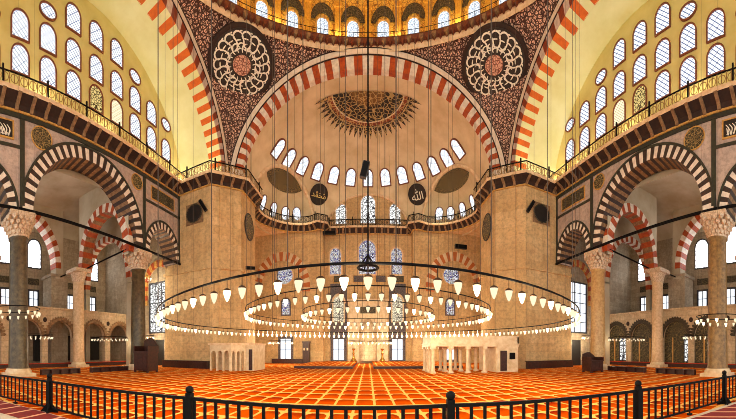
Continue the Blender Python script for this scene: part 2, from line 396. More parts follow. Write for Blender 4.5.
# ------------------------------------------------------------------ side arcades
BIG = (11.95, 4.5, 10.1, 4.9, 2.1); SM = (19.78, 1.85, 9.9, 2.5, 2.0); NEAR = (3.9, 2.0, 10.1, 2.6, 2.0)
for s in (-1, 1):
    P = side(s); nm = SIDE[s]
    mb = MB()
    arch_wall(mb, P, -2., YP + .3, 9.75, 17.2, [(*BIG, 0), (*SM, 0), (*NEAR, 0)], 1.5, 0, 30)
    struct(mb.build('wall_%s' % nm, [M['marble_pink']]), 'pinkish marble arcade wall above the columns on the %s' % nm, 'wall')
    # striped arches black and white + dark moulding
    for (a, cnt, lab) in ((BIG, 53, 'wide'), (SM, 29, 'narrow far'), (NEAR, 29, 'narrow near')):
        uc, h, sp, ri, n = a; wd = .72 if a is BIG else .5
        mb = MB()
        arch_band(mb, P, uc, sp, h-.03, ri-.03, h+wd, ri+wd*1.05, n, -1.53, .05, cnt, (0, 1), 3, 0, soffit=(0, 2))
        ring_molding(mb, P, uc, sp, h+wd, ri+wd*1.05, h+wd+.15, ri+wd*1.05+.16, n, -.02, .1, 3)
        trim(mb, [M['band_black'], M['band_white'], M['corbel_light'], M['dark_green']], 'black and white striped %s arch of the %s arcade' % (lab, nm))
    # dark marble frames around the spandrel panels
    mb = MB()
    for y0 in (6.75, 17.35): mb.box((y0-.16, 10.6, 0), (y0+.16, 16.3, .06), 0, P)
    mb.box((-2, 15.98, 0), (YP, 16.25, .09), 0, P)
    mb.box((17.5, 14.1, 0), (YP, 14.3, .06), 0, P); mb.box((-2, 14.1, 0), (6.6, 14.3, .06), 0, P)
    mb.box((YP-.2, 9.9, 0), (YP, 16, .06), 0, P)
    trim(mb, M['dark_green'], 'dark green marble bands framing the %s arcade spandrels' % nm)
    # tympanum wall above the gallery
    mb = MB(); mb.face([P(-2,17,0), P(26,17,0), P(26,27,0), P(-2,27,0)])
    struct(mb.build('wall_%s_tympanum' % nm, M['cream']), 'cream tympanum wall with rows of windows on the %s' % nm, 'wall')
    # barrel under the side arch
    TA, TB = 10.4, 9.75; rows = []
    for k in range(49):
        t_ = pi*k/48; a = se(TA, TB, 2., t_); b = se(11.7, 9.25, 2.3, t_)
        pa = Vector((s*D, 12.3 - a[0], 16.5 + a[1])); pb = Vector((s*14.2, CY - b[0], 16.5 + b[1]))
        rows.append([pa.lerp(pb, q/4) for q in range(5)])
    mb = MB(); mb.grid(rows)
    struct(mb.build('ceiling_%s_barrel' % nm, M['cream_vault']), 'cream vault between tympanum and striped arch on the %s' % nm, 'vault')
    # tympanum windows
    DY = 1.93; YC = 12.4
    for row, zc, ds in (('top', 24.2, (-1,0,1)), ('middle', 21.8, range(-3,4)), ('bottom', 19.65, range(-4,5))):
        for d in ds:
            g = 'glass_diamond'
            if row == 'bottom' and d == 0: g = 'glass_screen'
            if row == 'bottom' and d == 1: g = 'glass_warm'
            add_window(P(YC + d*DY, zc, .0), (-s,0,0), (0,0,1), 'arch', 1.08, 1.72, g, .09, label='arched lattice window of the %s tympanum, %s row, %s from the near end' % (nm, row, ORD[d - min(ds)]))
    for d, zc in ((-2, 23.55), (2, 23.55), (-4, 21.9), (4, 21.9)):
        add_window(P(YC + d*DY, zc, 0), (-s,0,0), (0,0,1), 'oval', 1.1, .9, 'glass_diamond', .1, label='small oval lattice window of the %s tympanum, %s of the arched row' % (nm, ('near end' if d < 0 else 'far end') + (' high' if abs(d) == 2 else ' low')))
    # roundels and inscription panels on the spandrels
    for (y_, z_, r_, lab) in ((8.1, 15.2, .72, 'near the nearer column'), (16.5, 15.25, .6, 'above the farther column')):
        L = MB(); Pm = lambda u, v, w: P(y_ + u, z_ + v, w)
        c = [(r_*cos(2*pi*k/40), r_*sin(2*pi*k/40)) for k in range(40)]
        e = empty('roundel', P(y_, z_, 0), 'round green and gold roundel on the %s arcade wall %s' % (nm, lab), 'roundel', 'arcade roundels')
        Mx = frame_matrix((0,0,0), (-s,0,0), (0,0,1)).to_3x3().to_4x4()
        e.matrix_world = Matrix.Translation(P(y_, z_, 0)) @ Mx
        Q = lambda u, v, w: (u, w, v)
        mb = MB(); mb.prism(c, Q, 0, .05); mb.build('disc', M['roundel_green'], e)
        mb = MB(); mb.tube([(r_*cos(2*pi*k/40), .04, r_*sin(2*pi*k/40)) for k in range(40)], .045, 6, True); mb.build('gilt_rim', M['gilt_paint'], e)
    for (y_, z_, w_, h_, lab) in ((19.75, 15.1, 3.0, 1.0, 'above the narrow far arch'), (5.0, 15.15, 2.2, 1.0, 'at the near end')):
        e = empty('inscription_panel', (0,0,0), 'dark inscription panel on the %s arcade wall %s' % (nm, lab), 'panel', 'inscription panels')
        e.matrix_world = Matrix.Translation(P(y_, z_, 0)) @ frame_matrix((0,0,0), (-s,0,0), (0,0,1)).to_3x3().to_4x4()
        mb = MB(); mb.box((-w_/2, 0, -h_/2), (w_/2, .05, h_/2)); mb.build('board', M['panel_dark'] if y_ > 10 else M['black_paint'], e)
        mb = MB()
        for q in (((-w_/2-.09,0,-h_/2-.09),(w_/2+.09,.07,-h_/2)), ((-w_/2-.09,0,h_/2),(w_/2+.09,.07,h_/2+.09)), ((-w_/2-.09,0,-h_/2),(-w_/2,.07,h_/2)), ((w_/2,0,-h_/2),(w_/2+.09,.07,h_/2))): mb.box(*q)
        mb.build('gilt_frame', M['gilt_paint'], e)
        if y_ < 10:
            mb = MB(); rnd = random.Random(3 + s)
            for k in range(9):
                x0 = -w_/2 + .2 + k*.21
                mb.ribbon([(x0 + .16*sin(q*.5), -h_/2 + .12 + .09*q) for q in range(8)], .07, Q if False else (lambda u, v, w: (u, w, v)), .055)
                mb.ribbon([(x0 + .02*q, -.2 + .22*cos(q*.55 + k)) for q in range(9)], .08, lambda u, v, w: (u, w, v), .058)
            mb.build('script', M['script_white'], e)
    # columns
    for (y_, cz, lab) in ((6.72, 10.2, 'nearer'), (17.2, 9.8, 'farther')):
        e = empty('marble_column', (s*(D+.55), y_, 0), '%s tall granite column of the %s arcade with carved capital' % (lab, nm), 'column', 'arcade columns')
        e['kind'] = 'thing'
        g = M['granite_red'] if s < 0 else M['granite_gold' if y_ < 10 else 'granite_pale']
        mb = MB(); mb.box((-.86,-.86,0), (.86,.86,.2)); mb.lathe([(.84,.2),(.86,.32),(.78,.4),(.76,.5)], seg=28); mb.build('base', M['white_marble'], e)
        top = cz - 1.5
        mb = MB(); mb.lathe([(.7,.48),(.65,.7),(.62,3),(.57,top-.1),(.66,top-.05),(.66,top+.02)], seg=32); mb.build('shaft', g, e)
        mb = MB(); mb.lathe([(.6,top-.02),(.66,top+.06),(.66,top+.14)], seg=28)
        # muqarnas capital: tiers of little cells widening to a square abacus
        for tier in range(4):
            r0 = .62 + .055*tier; z0 = top + .14 + .26*tier
            for k in range(16):
                a = 2*pi*(k + .5*(tier % 2))/16; q = 1 + .12*tier*abs(sin(2*a))
                Mx = Matrix.Translation((r0*q*cos(a), r0*q*sin(a), z0)) @ Matrix.Rotation(a, 4, 'Z')
                mb.prism([(-.1,0.26),(.1,.26),(.1,.1),(0,-.02),(-.1,.1)], lambda u, v, w, Mx=Mx: Mx @ Vector((w, u*1.2, v)), -.35, .09)
            mb.lathe([(r0, z0), (r0+.02, z0+.26)], seg=24)
        mb.box((-.82,-.82,top+1.18), (.82,.82,top+1.5)); mb.build('capital', M['capital_stone'], e)
    # iron tie bars between the columns
    for (y0, z0, y1, z1, lab) in ((6.72, 10.28, 17.2, 9.9, 'across the wide arch'), (17.2, 9.9, YP, 9.75, 'across the narrow far arch'), (-2, 10.28, 6.72, 10.28, 'across the near arch')):
        mb = MB(); mb.box((y0, 0, .02), (y1, .15, .17), 0, lambda u, v, w: P(u, v + z0 + (z1-z0)*(u-y0)/(y1-y0), w))
        tag(mb.build('tie_bar', M['black_iron']), 'dark iron tie bar %s of the %s arcade' % (lab, nm), 'tie bar', 'arcade tie bars')

# ------------------------------------------------------------------ gallery balcony running round the hall
def exedra(s, n=12):
    a = Vector((-11.3, 27.6)); b = Vector((-6., 34.6)); c = (a+b)/2; r = (b-a).length/2
    t_ = (b-a).normalized(); nn = Vector((-t_.y, t_.x)); out = []
    for k in range(n+1):
        q = pi*k/n; p = c - t_*r*cos(q) + nn*r*.72*sin(q); out.append((p.x*-s, p.y))
    return out
def path_side(s): return [(s*D, -2.), (s*D, YP)]
def path_pier(s): return [(s*D, YP), (s*13.3, YP), (s*11.3, 24.4), (s*11.3, 27.6)]
ex = exedra(-1)
path_apse = ex + [(-5.5, 34.9), (-5.4, 36.5), (5.4, 36.5), (5.5, 34.9)] + [(-x, y) for x, y in ex[::-1]]
def offset_path(pts, d):
    """offset towards the middle of the hall"""
    out = []; N = len(pts)
    for i in range(N):
        n = Vector((0., 0.)); L = []
        for a, b in ((i-1, i), (i, i+1)):
            if a < 0 or b >= N: continue
            e = (Vector(pts[b]) - Vector(pts[a])).normalized(); q = Vector((e.y, -e.x)); L.append(q)
        n = sum(L, Vector((0., 0.))).normalized(); k = max(.5, n.dot(L[0]))
        out.append(tuple(Vector(pts[i]) + n*d/k))
    return out
def walk(pts, step):
    res = []; carry = step/2
    for a, b in zip(pts, pts[1:]):
        a = Vector(a); b = Vector(b); l = (b-a).length
        while carry < l: res.append((a.lerp(b, carry/l), (b-a).normalized())); carry += step
        carry -= l
    return res
def balcony(pts, sgn, lab, z0=16.35, oh=.85, rail_mat='rail_gold', cs=.98):
    ins = lambda d: offset_path(pts, sgn*d)
    z1 = z0 + .66
    mb = MB()
    lay = [(0., z0-.06, 3), (.12, z0-.06, 3), (.14, z0+.04, 0), (.1, z0+.04, 0), (.25, z0+.3, 0), (oh-.08, z1-.1, 0), (oh-.02, z1-.1, 2), (oh+.04, z1, 2), (oh+.04, z1+.14, 2), (0., z1+.14, 2)]
    rows = [[(x, y, z) for x, y in ins(d)] for d, z, m in lay]
    for i in range(len(rows)-1): mb.grid([rows[i], rows[i+1]], lay[i][2], False)
    for (p, d) in walk(pts, cs):
        n = Vector((d.y, -d.x))*sgn
        fr = lambda u, v, w: (p.x + d.x*w + n.x*u, p.y + d.y*w + n.y*u, v)
        mb.prism([(0, z0), (.2, z0), (.3, z0+.2), (oh*.72, z0+.38), (oh, z1-.12), (oh, z1), (0, z1)], fr, -.11, .11, 1)
    trim(mb, [M['corbel_dark'], M['corbel_light'], M['trim_stone'], M['gilt_paint']], 'corbelled gallery cornice %s' % lab)
    zb = z1 + .14; zt = zb + .78
    rp = ins(oh-.06)
    e = empty('gallery_railing', (*rp[0], zb), 'openwork gallery railing %s' % lab, 'railing', 'gallery railings')
    o3 = Vector((*rp[0], zb))
    L3 = lambda x, y, z: tuple(Vector((x, y, z)) - o3)
    mb = MB(); mb.tube([L3(x, y, zt) for x, y in rp], .065, 4); mb.build('top_rail', M['black_iron'], e)
    mb = MB(); mb.tube([L3(x, y, zb+.04) for x, y in rp], .05, 4); mb.build('bottom_rail', M['black_iron'], e)
    mb = MB()
    for k, (p, d) in enumerate(walk(rp, .3)):
        n = Vector((d.y, -d.x)); h = zt - zb
        fr = lambda u, v, w: L3(p.x + d.x*u + n.x*w, p.y + d.y*u + n.y*w, zb + v)
        mb.box((-.03, 0, -.02), (.03, h, .02), 0, fr)
        if k % 2 == 0:
            q = [(.26*cos(2*pi*j/8), h/2 + .3*sin(2*pi*j/8)) for j in range(9)]
            for a, b in zip(q, q[1:]):
                mb.face([fr(a[0]*.8, h/2+(a[1]-h/2)*.8, .025), fr(b[0]*.8, h/2+(b[1]-h/2)*.8, .025), fr(*b, .025), fr(*a, .025)])
    mb.build('openwork', M[rail_mat], e)
    for (p, d) in walk(rp, 2.9):
        mb = MB(); q = L3(p.x, p.y, zb); mb.box((q[0]-.05, q[1]-.05, 0), (q[0]+.05, q[1]+.05, zt-zb+.32)); mb.build('post', M['black_iron'], e)
balcony(path_side(-1), 1, 'along the left tympanum'); balcony(path_side(1), -1, 'along the right tympanum')
balcony(path_pier(-1), 1, 'around the left pier'); balcony(path_pier(1), -1, 'around the right pier')
balcony(path_apse, 1, 'around the apse above the prayer niche', 16.2, .7, 'screen_dark', .8)

# ------------------------------------------------------------------ big piers
for s in (-1, 1):
    poly = [(s*18.6, YP), (s*13.3, YP), (s*11.3, 24.4), (s*11.3, 27.7), (s*18.6, 27.7)]
    mb = MB(); mb.prism(poly, lambda u, v, w: (u, v, w), 0, 17.2)
    # shallow pilaster strips on the chamfer and the inner face
    for x0, y0, x1, y1 in ((13.3, YP, 12.75, 22.8), (11.85, 23.8, 11.3, 24.4)):
        mb.prism([(s*x0, y0-.12), (s*x1, y1-.12), (s*x1, y1+.1), (s*x0, y0+.1)], lambda u, v, w: (u, v, w), 0, 16.2)
    mb.prism([(s*18.7, YP-.15), (s*13.25, YP-.15), (s*11.15, 24.3), (s*11.15, 27.8), (s*18.7, 27.8)], lambda u, v, w: (u, v, w), 8.9, 9.15)
    struct(mb.build('wall_pier_%s' % SIDE[s], M['wall_stone']), 'huge beige stone pier with chamfered corner on the %s' % SIDE[s], 'pier')
    # roundel in a square panel on the front face
    e = empty('roundel', (s*15.05, YP, 14.2), 'black roundel in a square stone panel on the front of the %s pier' % SIDE[s], 'roundel', 'pier roundels')
    mb = MB(); mb.box((-.95,-.05,-.95), (.95,0,.95)); mb.build('panel', M['corbel_light'], e)
    c = [(.82*cos(2*pi*k/36), .82*sin(2*pi*k/36)) for k in range(36)]
    mb = MB(); mb.prism(c, lambda u, v, w: (u, -w, v), .05, .1); mb.build('disc', M['black_paint'], e)
    mb = MB(); mb.tube([(.82*cos(2*pi*k/36), -.1, .82*sin(2*pi*k/36)) for k in range(36)], .05, 6, True); mb.build('rim', M['panel_dark'], e)
    e = empty('roundel', (s*11.3, 26., 13.6), 'dark oval roundel on the inner face of the %s pier' % SIDE[s], 'roundel', 'pier roundels')
    c = [(1.0*cos(2*pi*k/36), 1.25*sin(2*pi*k/36)) for k in range(36)]
    mb = MB(); mb.prism(c, lambda u, v, w: (-s*w, u, v), 0, .07); mb.build('disc', M['roundel_green'], e)
    mb = MB(); mb.tube([(-s*.06, q[0], q[1]) for q in c], .06, 6, True); mb.build('rim', M['black_paint'], e)
    # low wooden bench cabinets round the pier foot
    e = empty('low_cabinet', (s*15.9, YP-.3, 0), 'long low dark wooden cabinet along the foot of the %s pier' % SIDE[s], 'cabinet')
    mb = MB(); mb.box((-2.6,-.25,0), (2.5,.27,.62)); mb.build('body', M['bench_wood'], e)
    mb = MB(); mb.box((-2.65,-.3,.62), (2.55,.28,.68)); mb.build('top', M['dark_wood'], e)
    for k in range(5):
        mb = MB(); mb.box((-2.5+k*1.0,-.28,.06), (-1.6+k*1.0,-.25,.57)); mb.build('door', M['dark_wood'], e)
    # springer block where arches meet, above the gallery
    mb = MB(); mb.prism([(s*D, YP+.2), (s*13.2, YP+.6), (s*11.9, 24.6), (s*11.9, 27), (s*D, 27)], lambda u, v, w: (u, v, w), 16.5, 17.6)
    trim(mb, M['trim_stone'], 'springing block above the %s pier' % SIDE[s])

# ------------------------------------------------------------------ the four great arches (three in sight) and pendentives
AI, BI, AO, BO, AP, BP, ZS, NN = 11.7, 9.25, 12.4, 10.4, 13., 11.0, 16.5, 2.3
Pm = lambda u, v, w=0.: (u, 25. - w, v)
for nm, P, dep in (('prayer niche', Pm, .55), ('left', lambda u, v, w=0.: (-(13. - w), u + CY, v), 1.25), ('right', lambda u, v, w=0.: (13. - w, u + CY, v), 1.25)):
    mb = MB()
    arch_band(mb, P, 0, ZS, AI, BI, AO, BO, NN, -dep, .06, 67, (0, 1), 2, soffit=(4, 5) if dep > 1 else None)
    ring_molding(mb, P, 0, ZS, AO, BO, AO+.1, BO+.1, NN, -.02, .1, 2, 60)
    ring_molding(mb, P, 0, ZS, AO+.1, BO+.1, AP-.06, BP-.06, NN, -.02, .14, 3, 60)
    ring_molding(mb, P, 0, ZS, AP-.06, BP-.06, AP+.02, BP+.02, NN, -.02, .17, 2, 60)
    trim(mb, [M['band_face' if dep > 1 else 'band_red'], M['band_grey' if dep > 1 else 'band_white'], M['corbel_dark'], M['moulding_white'], M['band_red_lit'], M['cream_vault']], 'great red and white striped arch on the %s side' % nm)
mb = MB()   # plain soffit of the far arch
mb.grid([[(x, y, ZS + z) for y in (25.5, 26.2, 27.0)] for x, z in (se(AI, BI, NN, pi*k/60) for k in range(61))])
struct(mb.build('ceiling_far_soffit', M['vault_plaster']), 'plain beige soffit of the far great arch', 'vault')
def pend(sx, sy, i, j, NI=40, NJ=24):
    z01 = sin(pi/2*i/NI); w = AP*max(0., 1 - z01**NN)**(1/NN)
    a0 = atan2(w, AP); ang = a0 + (pi/2 - 2*a0)*j/NJ; R = hypot(AP, w)
    return Vector((sx*R*cos(ang), CY + sy*R*sin(ang), ZS + BP*z01))
def script_disc(e, R, n_m=18):
    Q = lambda u, v, w: (u, w, v)
    c = lambda r: [(r*cos(2*pi*k/64), r*sin(2*pi*k/64)) for k in range(64)]
    mb = MB(); mb.prism(c(R*1.12), Q, -.3, .02); mb.build('border', M['corbel_dark'], e)
    mb = MB(); mb.prism(c(R), Q, 0, .06); mb.build('disc', M['black_paint'], e)
    mb = MB(); mb.prism(c(R*.30), Q, 0, .09); mb.build('rosette', M['roundel_pink'], e)
    mb = MB()
    def polar(pts, a):
        return [((r*R)*cos(a + t_/max(r, .3)), (r*R)*sin(a + t_/max(r, .3))) for r, t_ in pts]
    for k in range(n_m):
        a = 2*pi*k/n_m
        mb.ribbon(polar([(.36 + .05*q, .02*sin(q*.9)) for q in range(10)], a), R*.05, Q, .075)
        mb.ribbon(polar([(.80 + .13*sin(q*.5 - .6), .15*cos(q*.5 - .6) - .1) for q in range(8 + k % 3)], a), R*.055, Q, .082)
        mb.ribbon(polar([(.56 + .06*sin(q*.6+k), .10*cos(q*.6+k) + .06) for q in range(7)], a), R*.045, Q, .078)
        mb.ribbon(polar([(.44 + .01*q, .12 + .018*q*(1 if k % 2 else -1)) for q in range(7)], a), R*.034, Q, .086)
        mb.ribbon(polar([(.70 + .02*(k % 3), -.16 + .03*q) for q in range(7)], a), R*.04, Q, .088)
        if k % 2 == 0: mb.ribbon(polar([(.46 + .02*sin(q), -.12 + .04*q) for q in range(8)], a), R*.04, Q, .084)
        mb.ribbon(polar([(.93, .05 + .02*q) for q in range(5)], a), R*.04, Q, .08)
    mb.build('script', M['script_white'], e)
for sx, sy in ((-1, 1), (1, 1), (-1, -1), (1, -1)):
    mb = MB(); mb.grid([[pend(sx, sy, i, j) for j in range(25)] for i in range(41)])
    lab = ('left' if sx < 0 else 'right') + (' far' if sy > 0 else ' near')
    struct(mb.build('ceiling_pendentive', M['pendentive_paint']), '%s pendentive painted with red brown and pink foliage' % lab, 'pendentive')
    if sy > 0:
        i0 = 27.2
        c = pend(sx, sy, i0, 12); du = pend(sx, sy, i0+1.5, 12) - pend(sx, sy, i0-1.5, 12); dv = pend(sx, sy, i0, 14) - pend(sx, sy, i0, 10)
        n = du.cross(dv).normalized()
        if n.dot(Vector((0, CY, 20)) - c) < 0: n = -n
        e = empty('calligraphy_roundel', (0,0,0), 'large black roundel of radiating white script on the %s far pendentive' % ('left' if sx < 0 else 'right'), 'roundel', 'pendentive roundels')
        n = (n + Vector((0, 0, -.35))).normalized()
        e.matrix_world = frame_matrix(c + n*.45, n, (0,0,1)) @ Matrix.Diagonal((1.14, 1, .93, 1))
        script_disc(e, 2.3)

# ------------------------------------------------------------------ main dome
mb = MB(); RR = 13.05
prof = [(RR-.06, 27.20, 0), (RR-.06, 27.42, 0), (RR-.16, 27.46, 0), (RR-.16, 27.68, 1), (RR-.05, 27.70, 1), (RR-.36, 28.02, 1), (RR-.4, 28.12, 2), (RR+.6, 28.12, 2)]
for (r0, z0, m), (r1, z1, _) in zip(prof, prof[1:]):
    mb.grid([[(r*cos(2*pi*k/128), CY + r*sin(2*pi*k/128), z) for k in range(129)] for r, z in ((r0, z0), (r1, z1))], m)
for k in range(150):     # hanging muqarnas teeth
    a = 2*pi*k/150; Mx = Matrix.Translation((0, CY, 0)) @ Matrix.Rotation(a, 4, 'Z')
    mb.prism([(-.17,28.06),(.17,28.06),(.17,27.84),(0,27.56),(-.17,27.84)], lambda u, v, w, Mx=Mx: Mx @ Vector((w, u, v)), RR-.4, RR-.1, 2 if k % 2 else 1)
    mb.prism([(-.15,27.68),(.15,27.68),(0,27.46)], lambda u, v, w, Mx=Mx: Mx @ Vector((w, u, v)), RR-.2, RR-.1, 1)
trim(mb, [M['trim_stone'], M['frame_brown'], M['corbel_light']], 'ring cornice with hanging brown teeth under the dome')
e = empty('gallery_railing', (0, CY, 28.12), 'thin dark railing on the dome ring below the drum windows', 'railing', 'gallery railings')
mb = MB()
for z in (.05, .45): mb.tube([((RR-.36)*cos(2*pi*k/128), (RR-.36)*sin(2*pi*k/128), z) for k in range(128)], .025, 4, True)
for k in range(256):
    a = 2*pi*k/256; x, y = (RR-.36)*cos(a), (RR-.36)*sin(a); mb.tube([(x, y, 0), (x, y, .45)], .012, 4)
mb.build('openwork', M['black_iron'], e)
RD = 13.6
mb = MB()
prof = [(RD, 28.00), (RD, 30.90)] + [(RD*cos(pi/2*k/24), 30.90 + 10.5*sin(pi/2*k/24)) for k in range(1, 25)]
mb.lathe(prof, (0, CY, 0), 128)
for k in range(32):      # gilt ribs between the drum windows
    a = 2*pi*k/32
    Mx = Matrix.Translation((0, CY, 0)) @ Matrix.Rotation(a + pi/2, 4, 'Z')
    mb.box((RD-.3, -.26, 28.10), (RD+.05, .26, 31.50), 1, Mx); mb.box((RD-.45, -.36, 31.30), (RD+.02, .36, 31.65), 1, Mx)
struct(mb.build('ceiling', [M['drum_gold'], M['gold']]), 'gilded dome with a drum of windows', 'dome')
for k in range(-9, 9):
    a = pi/2 + 2*pi*(k+.5)/32; n = Vector((cos(a), sin(a), 0))
    add_window(Vector((0, CY, 29.65)) + n*(RD-.03), -n, (0,0,1), 'arch', 1.0, 1.65, 'glass_drum', .14, 'gilt_paint', .12, label='small arched drum window under the dome, %s from the left' % ORD[8-k])
    mb = MB(); Mx = Matrix.Translation((0, CY, 0)) @ Matrix.Rotation(a, 4, 'Z')
    ring_molding(mb, lambda u, v, w, Mx=Mx: Mx @ Vector((RD - .04 - w, u, v)), 0, 30.3, .62, .62, 1.05, 1.45, 2., 0, .08, 0, 18)
    trim(mb, M['panel_dark'], 'fan ornament over the %s drum window from the left' % ORD[8-k])

# ------------------------------------------------------------------ apse half dome with two corner exedrae
HX, HY, HZ, HC = 11.7, 10.6, 9.25, 27.
WY = 36.6
def half_dome(phi, t_):     # phi 0..pi across, t_ 0 apex .. pi/2 rim
    s_ = sin(t_)**(2/NN); return Vector((HX*s_*cos(phi), HC + HY*s_*sin(phi), ZS + HZ*max(0, cos(t_))**(2/NN)))
EXC = {}
for s in (-1, 1):
    c = Vector((s*9.0, 31.5)); tn = Vector((-s*cos(radians(35)), sin(radians(35)))); nn = Vector((s*tn.y, -s*tn.x)) * 1.0
    if nn.y < 0: nn = -nn
    EXC[s] = (c, tn, nn)
EW, EH, EN = 4.35, 5.4, 2.1
def on_half(p2, n2, z):      # distance along n2 from p2 to the half dome at height z
    zz = max(0., (z - ZS)/HZ); rho = max(0., 1 - zz**NN)**(1/NN)
    # ((px+l nx)/HX)^2 + ((py+l ny)/HY)^2 = rho^2
    px, py = p2.x/HX, (p2.y - HC)/HY; nx, ny = n2.x/HX, n2.y/HY
    a_, b_, c_ = nx*nx + ny*ny, 2*(px*nx + py*ny), px*px + py*py - rho*rho
    ds = b_*b_ - 4*a_*c_
    return (-b_ + sqrt(max(ds, 0)))/(2*a_)
def in_exedra(p):
    for s, (c, tn, nn) in EXC.items():
        q = Vector((p.x, p.y)) - c; u = q.dot(tn); zz = p.z - ZS
        if zz < EH and q.dot(nn) > -3 and abs(u) < EW*max(0, 1 - (max(zz,0)/EH)**EN)**(1/EN): return True
    return False
NI, NJ = 110, 220
rows = [[half_dome(pi*j/NJ, pi/2*i/NI) for j in range(NJ+1)] for i in range(NI+1)]
mb = MB(); mb.grid(rows, 0, True, lambda i, j: not in_exedra((rows[i][j] + rows[i+1][j+1])/2))
struct(mb.build('ceiling_apse', M['vault_plaster']), 'beige half dome above the prayer niche pierced by a band of windows', 'vault')
for s, (c, tn, nn) in EXC.items():
    def lr(z):
        w = EW*max(0, 1 - (max(z-ZS,0)/EH)**EN)**(1/EN); out = []
        for q in (-w, w):
            p = c + tn*q; out.append(p + nn*on_half(p, nn, z))
        return out
    def niche(z, q):
        l, r = lr(z); m = (l+r)/2; h = (r-l)/2
        p = m - h*cos(q) + nn*h.length*.95*sin(q); return Vector((p.x, p.y, z))
    zs = [ZS - .3] + [ZS + EH*sin(pi/2*k/26) for k in range(27)]
    mb = MB(); mb.grid([[niche(min(z, ZS+EH-1e-4), pi*j/28) for j in range(29)] for z in zs])
    struct(mb.build('ceiling_exedra_%s' % SIDE[s], M['vault_plaster']), 'small quarter dome niche at the %s corner of the apse' % SIDE[s], 'vault')
    edge = [niche(min(z, ZS+EH-1e-4), 0) for z in zs] + [niche(min(z, ZS+EH-1e-4), pi) for z in zs[::-1]]
    mb = MB(); mb.tube(edge, .22, 8); trim(mb, M['trim_stone'], 'stone rim of the %s exedra arch' % SIDE[s])
    for k in range(4):
        q = pi*(.31 + .15*k); zz = 19.; p = niche(zz, q); p2 = niche(zz+.5, q); pa = niche(zz, q-.05); pb = niche(zz, q+.05)
        n = (pb-pa).cross(p2-p).normalized()
        if n.dot(Vector((0, 27, 18)) - p) < 0: n = -n
        add_window(p + n*.03, n, p2-p, 'arch', .9, 2.0, 'glass_plain', .1, label='narrow window of the %s exedra, %s from its outer end' % (SIDE[s], ORD[k if s < 0 else 3-k]))
    # painted half sunburst under the crown of the exedra
    mb = MB(); rows = []
    for i in range(15):
        z = ZS + EH*sin(pi/2*(.62 + .37*i/14)); rows.append([niche(z, pi*(.08 + .84*j/28)) - Vector((nn.x, nn.y, .8))*.05 for j in range(29)])
    mb.grid(rows); o = mb.build('painted_sunburst', M['roundel_green']); tag(o, 'dark painted half sunburst in the crown of the %s exedra' % SIDE[s], 'painted ornament', 'exedra sunbursts')
# band of thirteen windows
for k in range(-6, 7):
    phi = pi/2 - radians(12.9)*k; t_ = math.asin(.805**(NN/2))
    p = half_dome(phi, t_); u = half_dome(phi, t_-.02) - p; v = half_dome(phi+.02, t_) - p
    n = u.cross(v).normalized()
    if n.dot(Vector((0, HC, ZS)) - p) < 0: n = -n
    add_window(p + n*.05, n, u, 'arch', 1.05, 1.75, 'glass_plain', .13, label='arched window in the apse half dome, %s from the left' % ORD[6+k])
mb = MB(); pts = []
for sg in (-1, 1):
    row = []
    for i in range(25):
        z = ZS + 5.3*(1 - (1 - i/24)**2); rr = max(0, 1 - ((z-ZS)/HZ)**NN)**(2/NN) - ((WY - .05 - HC)/HY)**2
        if rr > 0: row.append((sg*HX*sqrt(rr), WY-.06, z))
    pts += row if sg < 0 else row[::-1]
mb.tube(pts, .16, 8); trim(mb, M['trim_stone'], 'stone rim of the shallow arch over the three pierced lattice windows')
# big painted half sunburst at the crown
mb = MB(); rows = []; o_mid = Vector((0, HC, 0))
NP = 2*52
for i in range(13):
    row = []
    for j in range(NP+1):
        rad = (i/12)*(5.1 if j % 4 == 2 else (3.9 if j % 4 == 0 else 4.5)); phi = pi*j/NP
        rho = hypot(rad*cos(phi)/HX, rad*sin(phi)/HY); z = ZS + HZ*max(0, 1 - rho**NN)**(1/NN)
        row.append((rad*cos(phi), rad*sin(phi), z - .06))
    rows.append(row)
mb.grid(rows); o = mb.build('painted_sunburst', M['sunburst']); o.location = (0, HC, 0)
tag(o, 'large painted sunburst with pointed petals at the crown of the apse half dome', 'painted ornament', 'painted sunbursts')
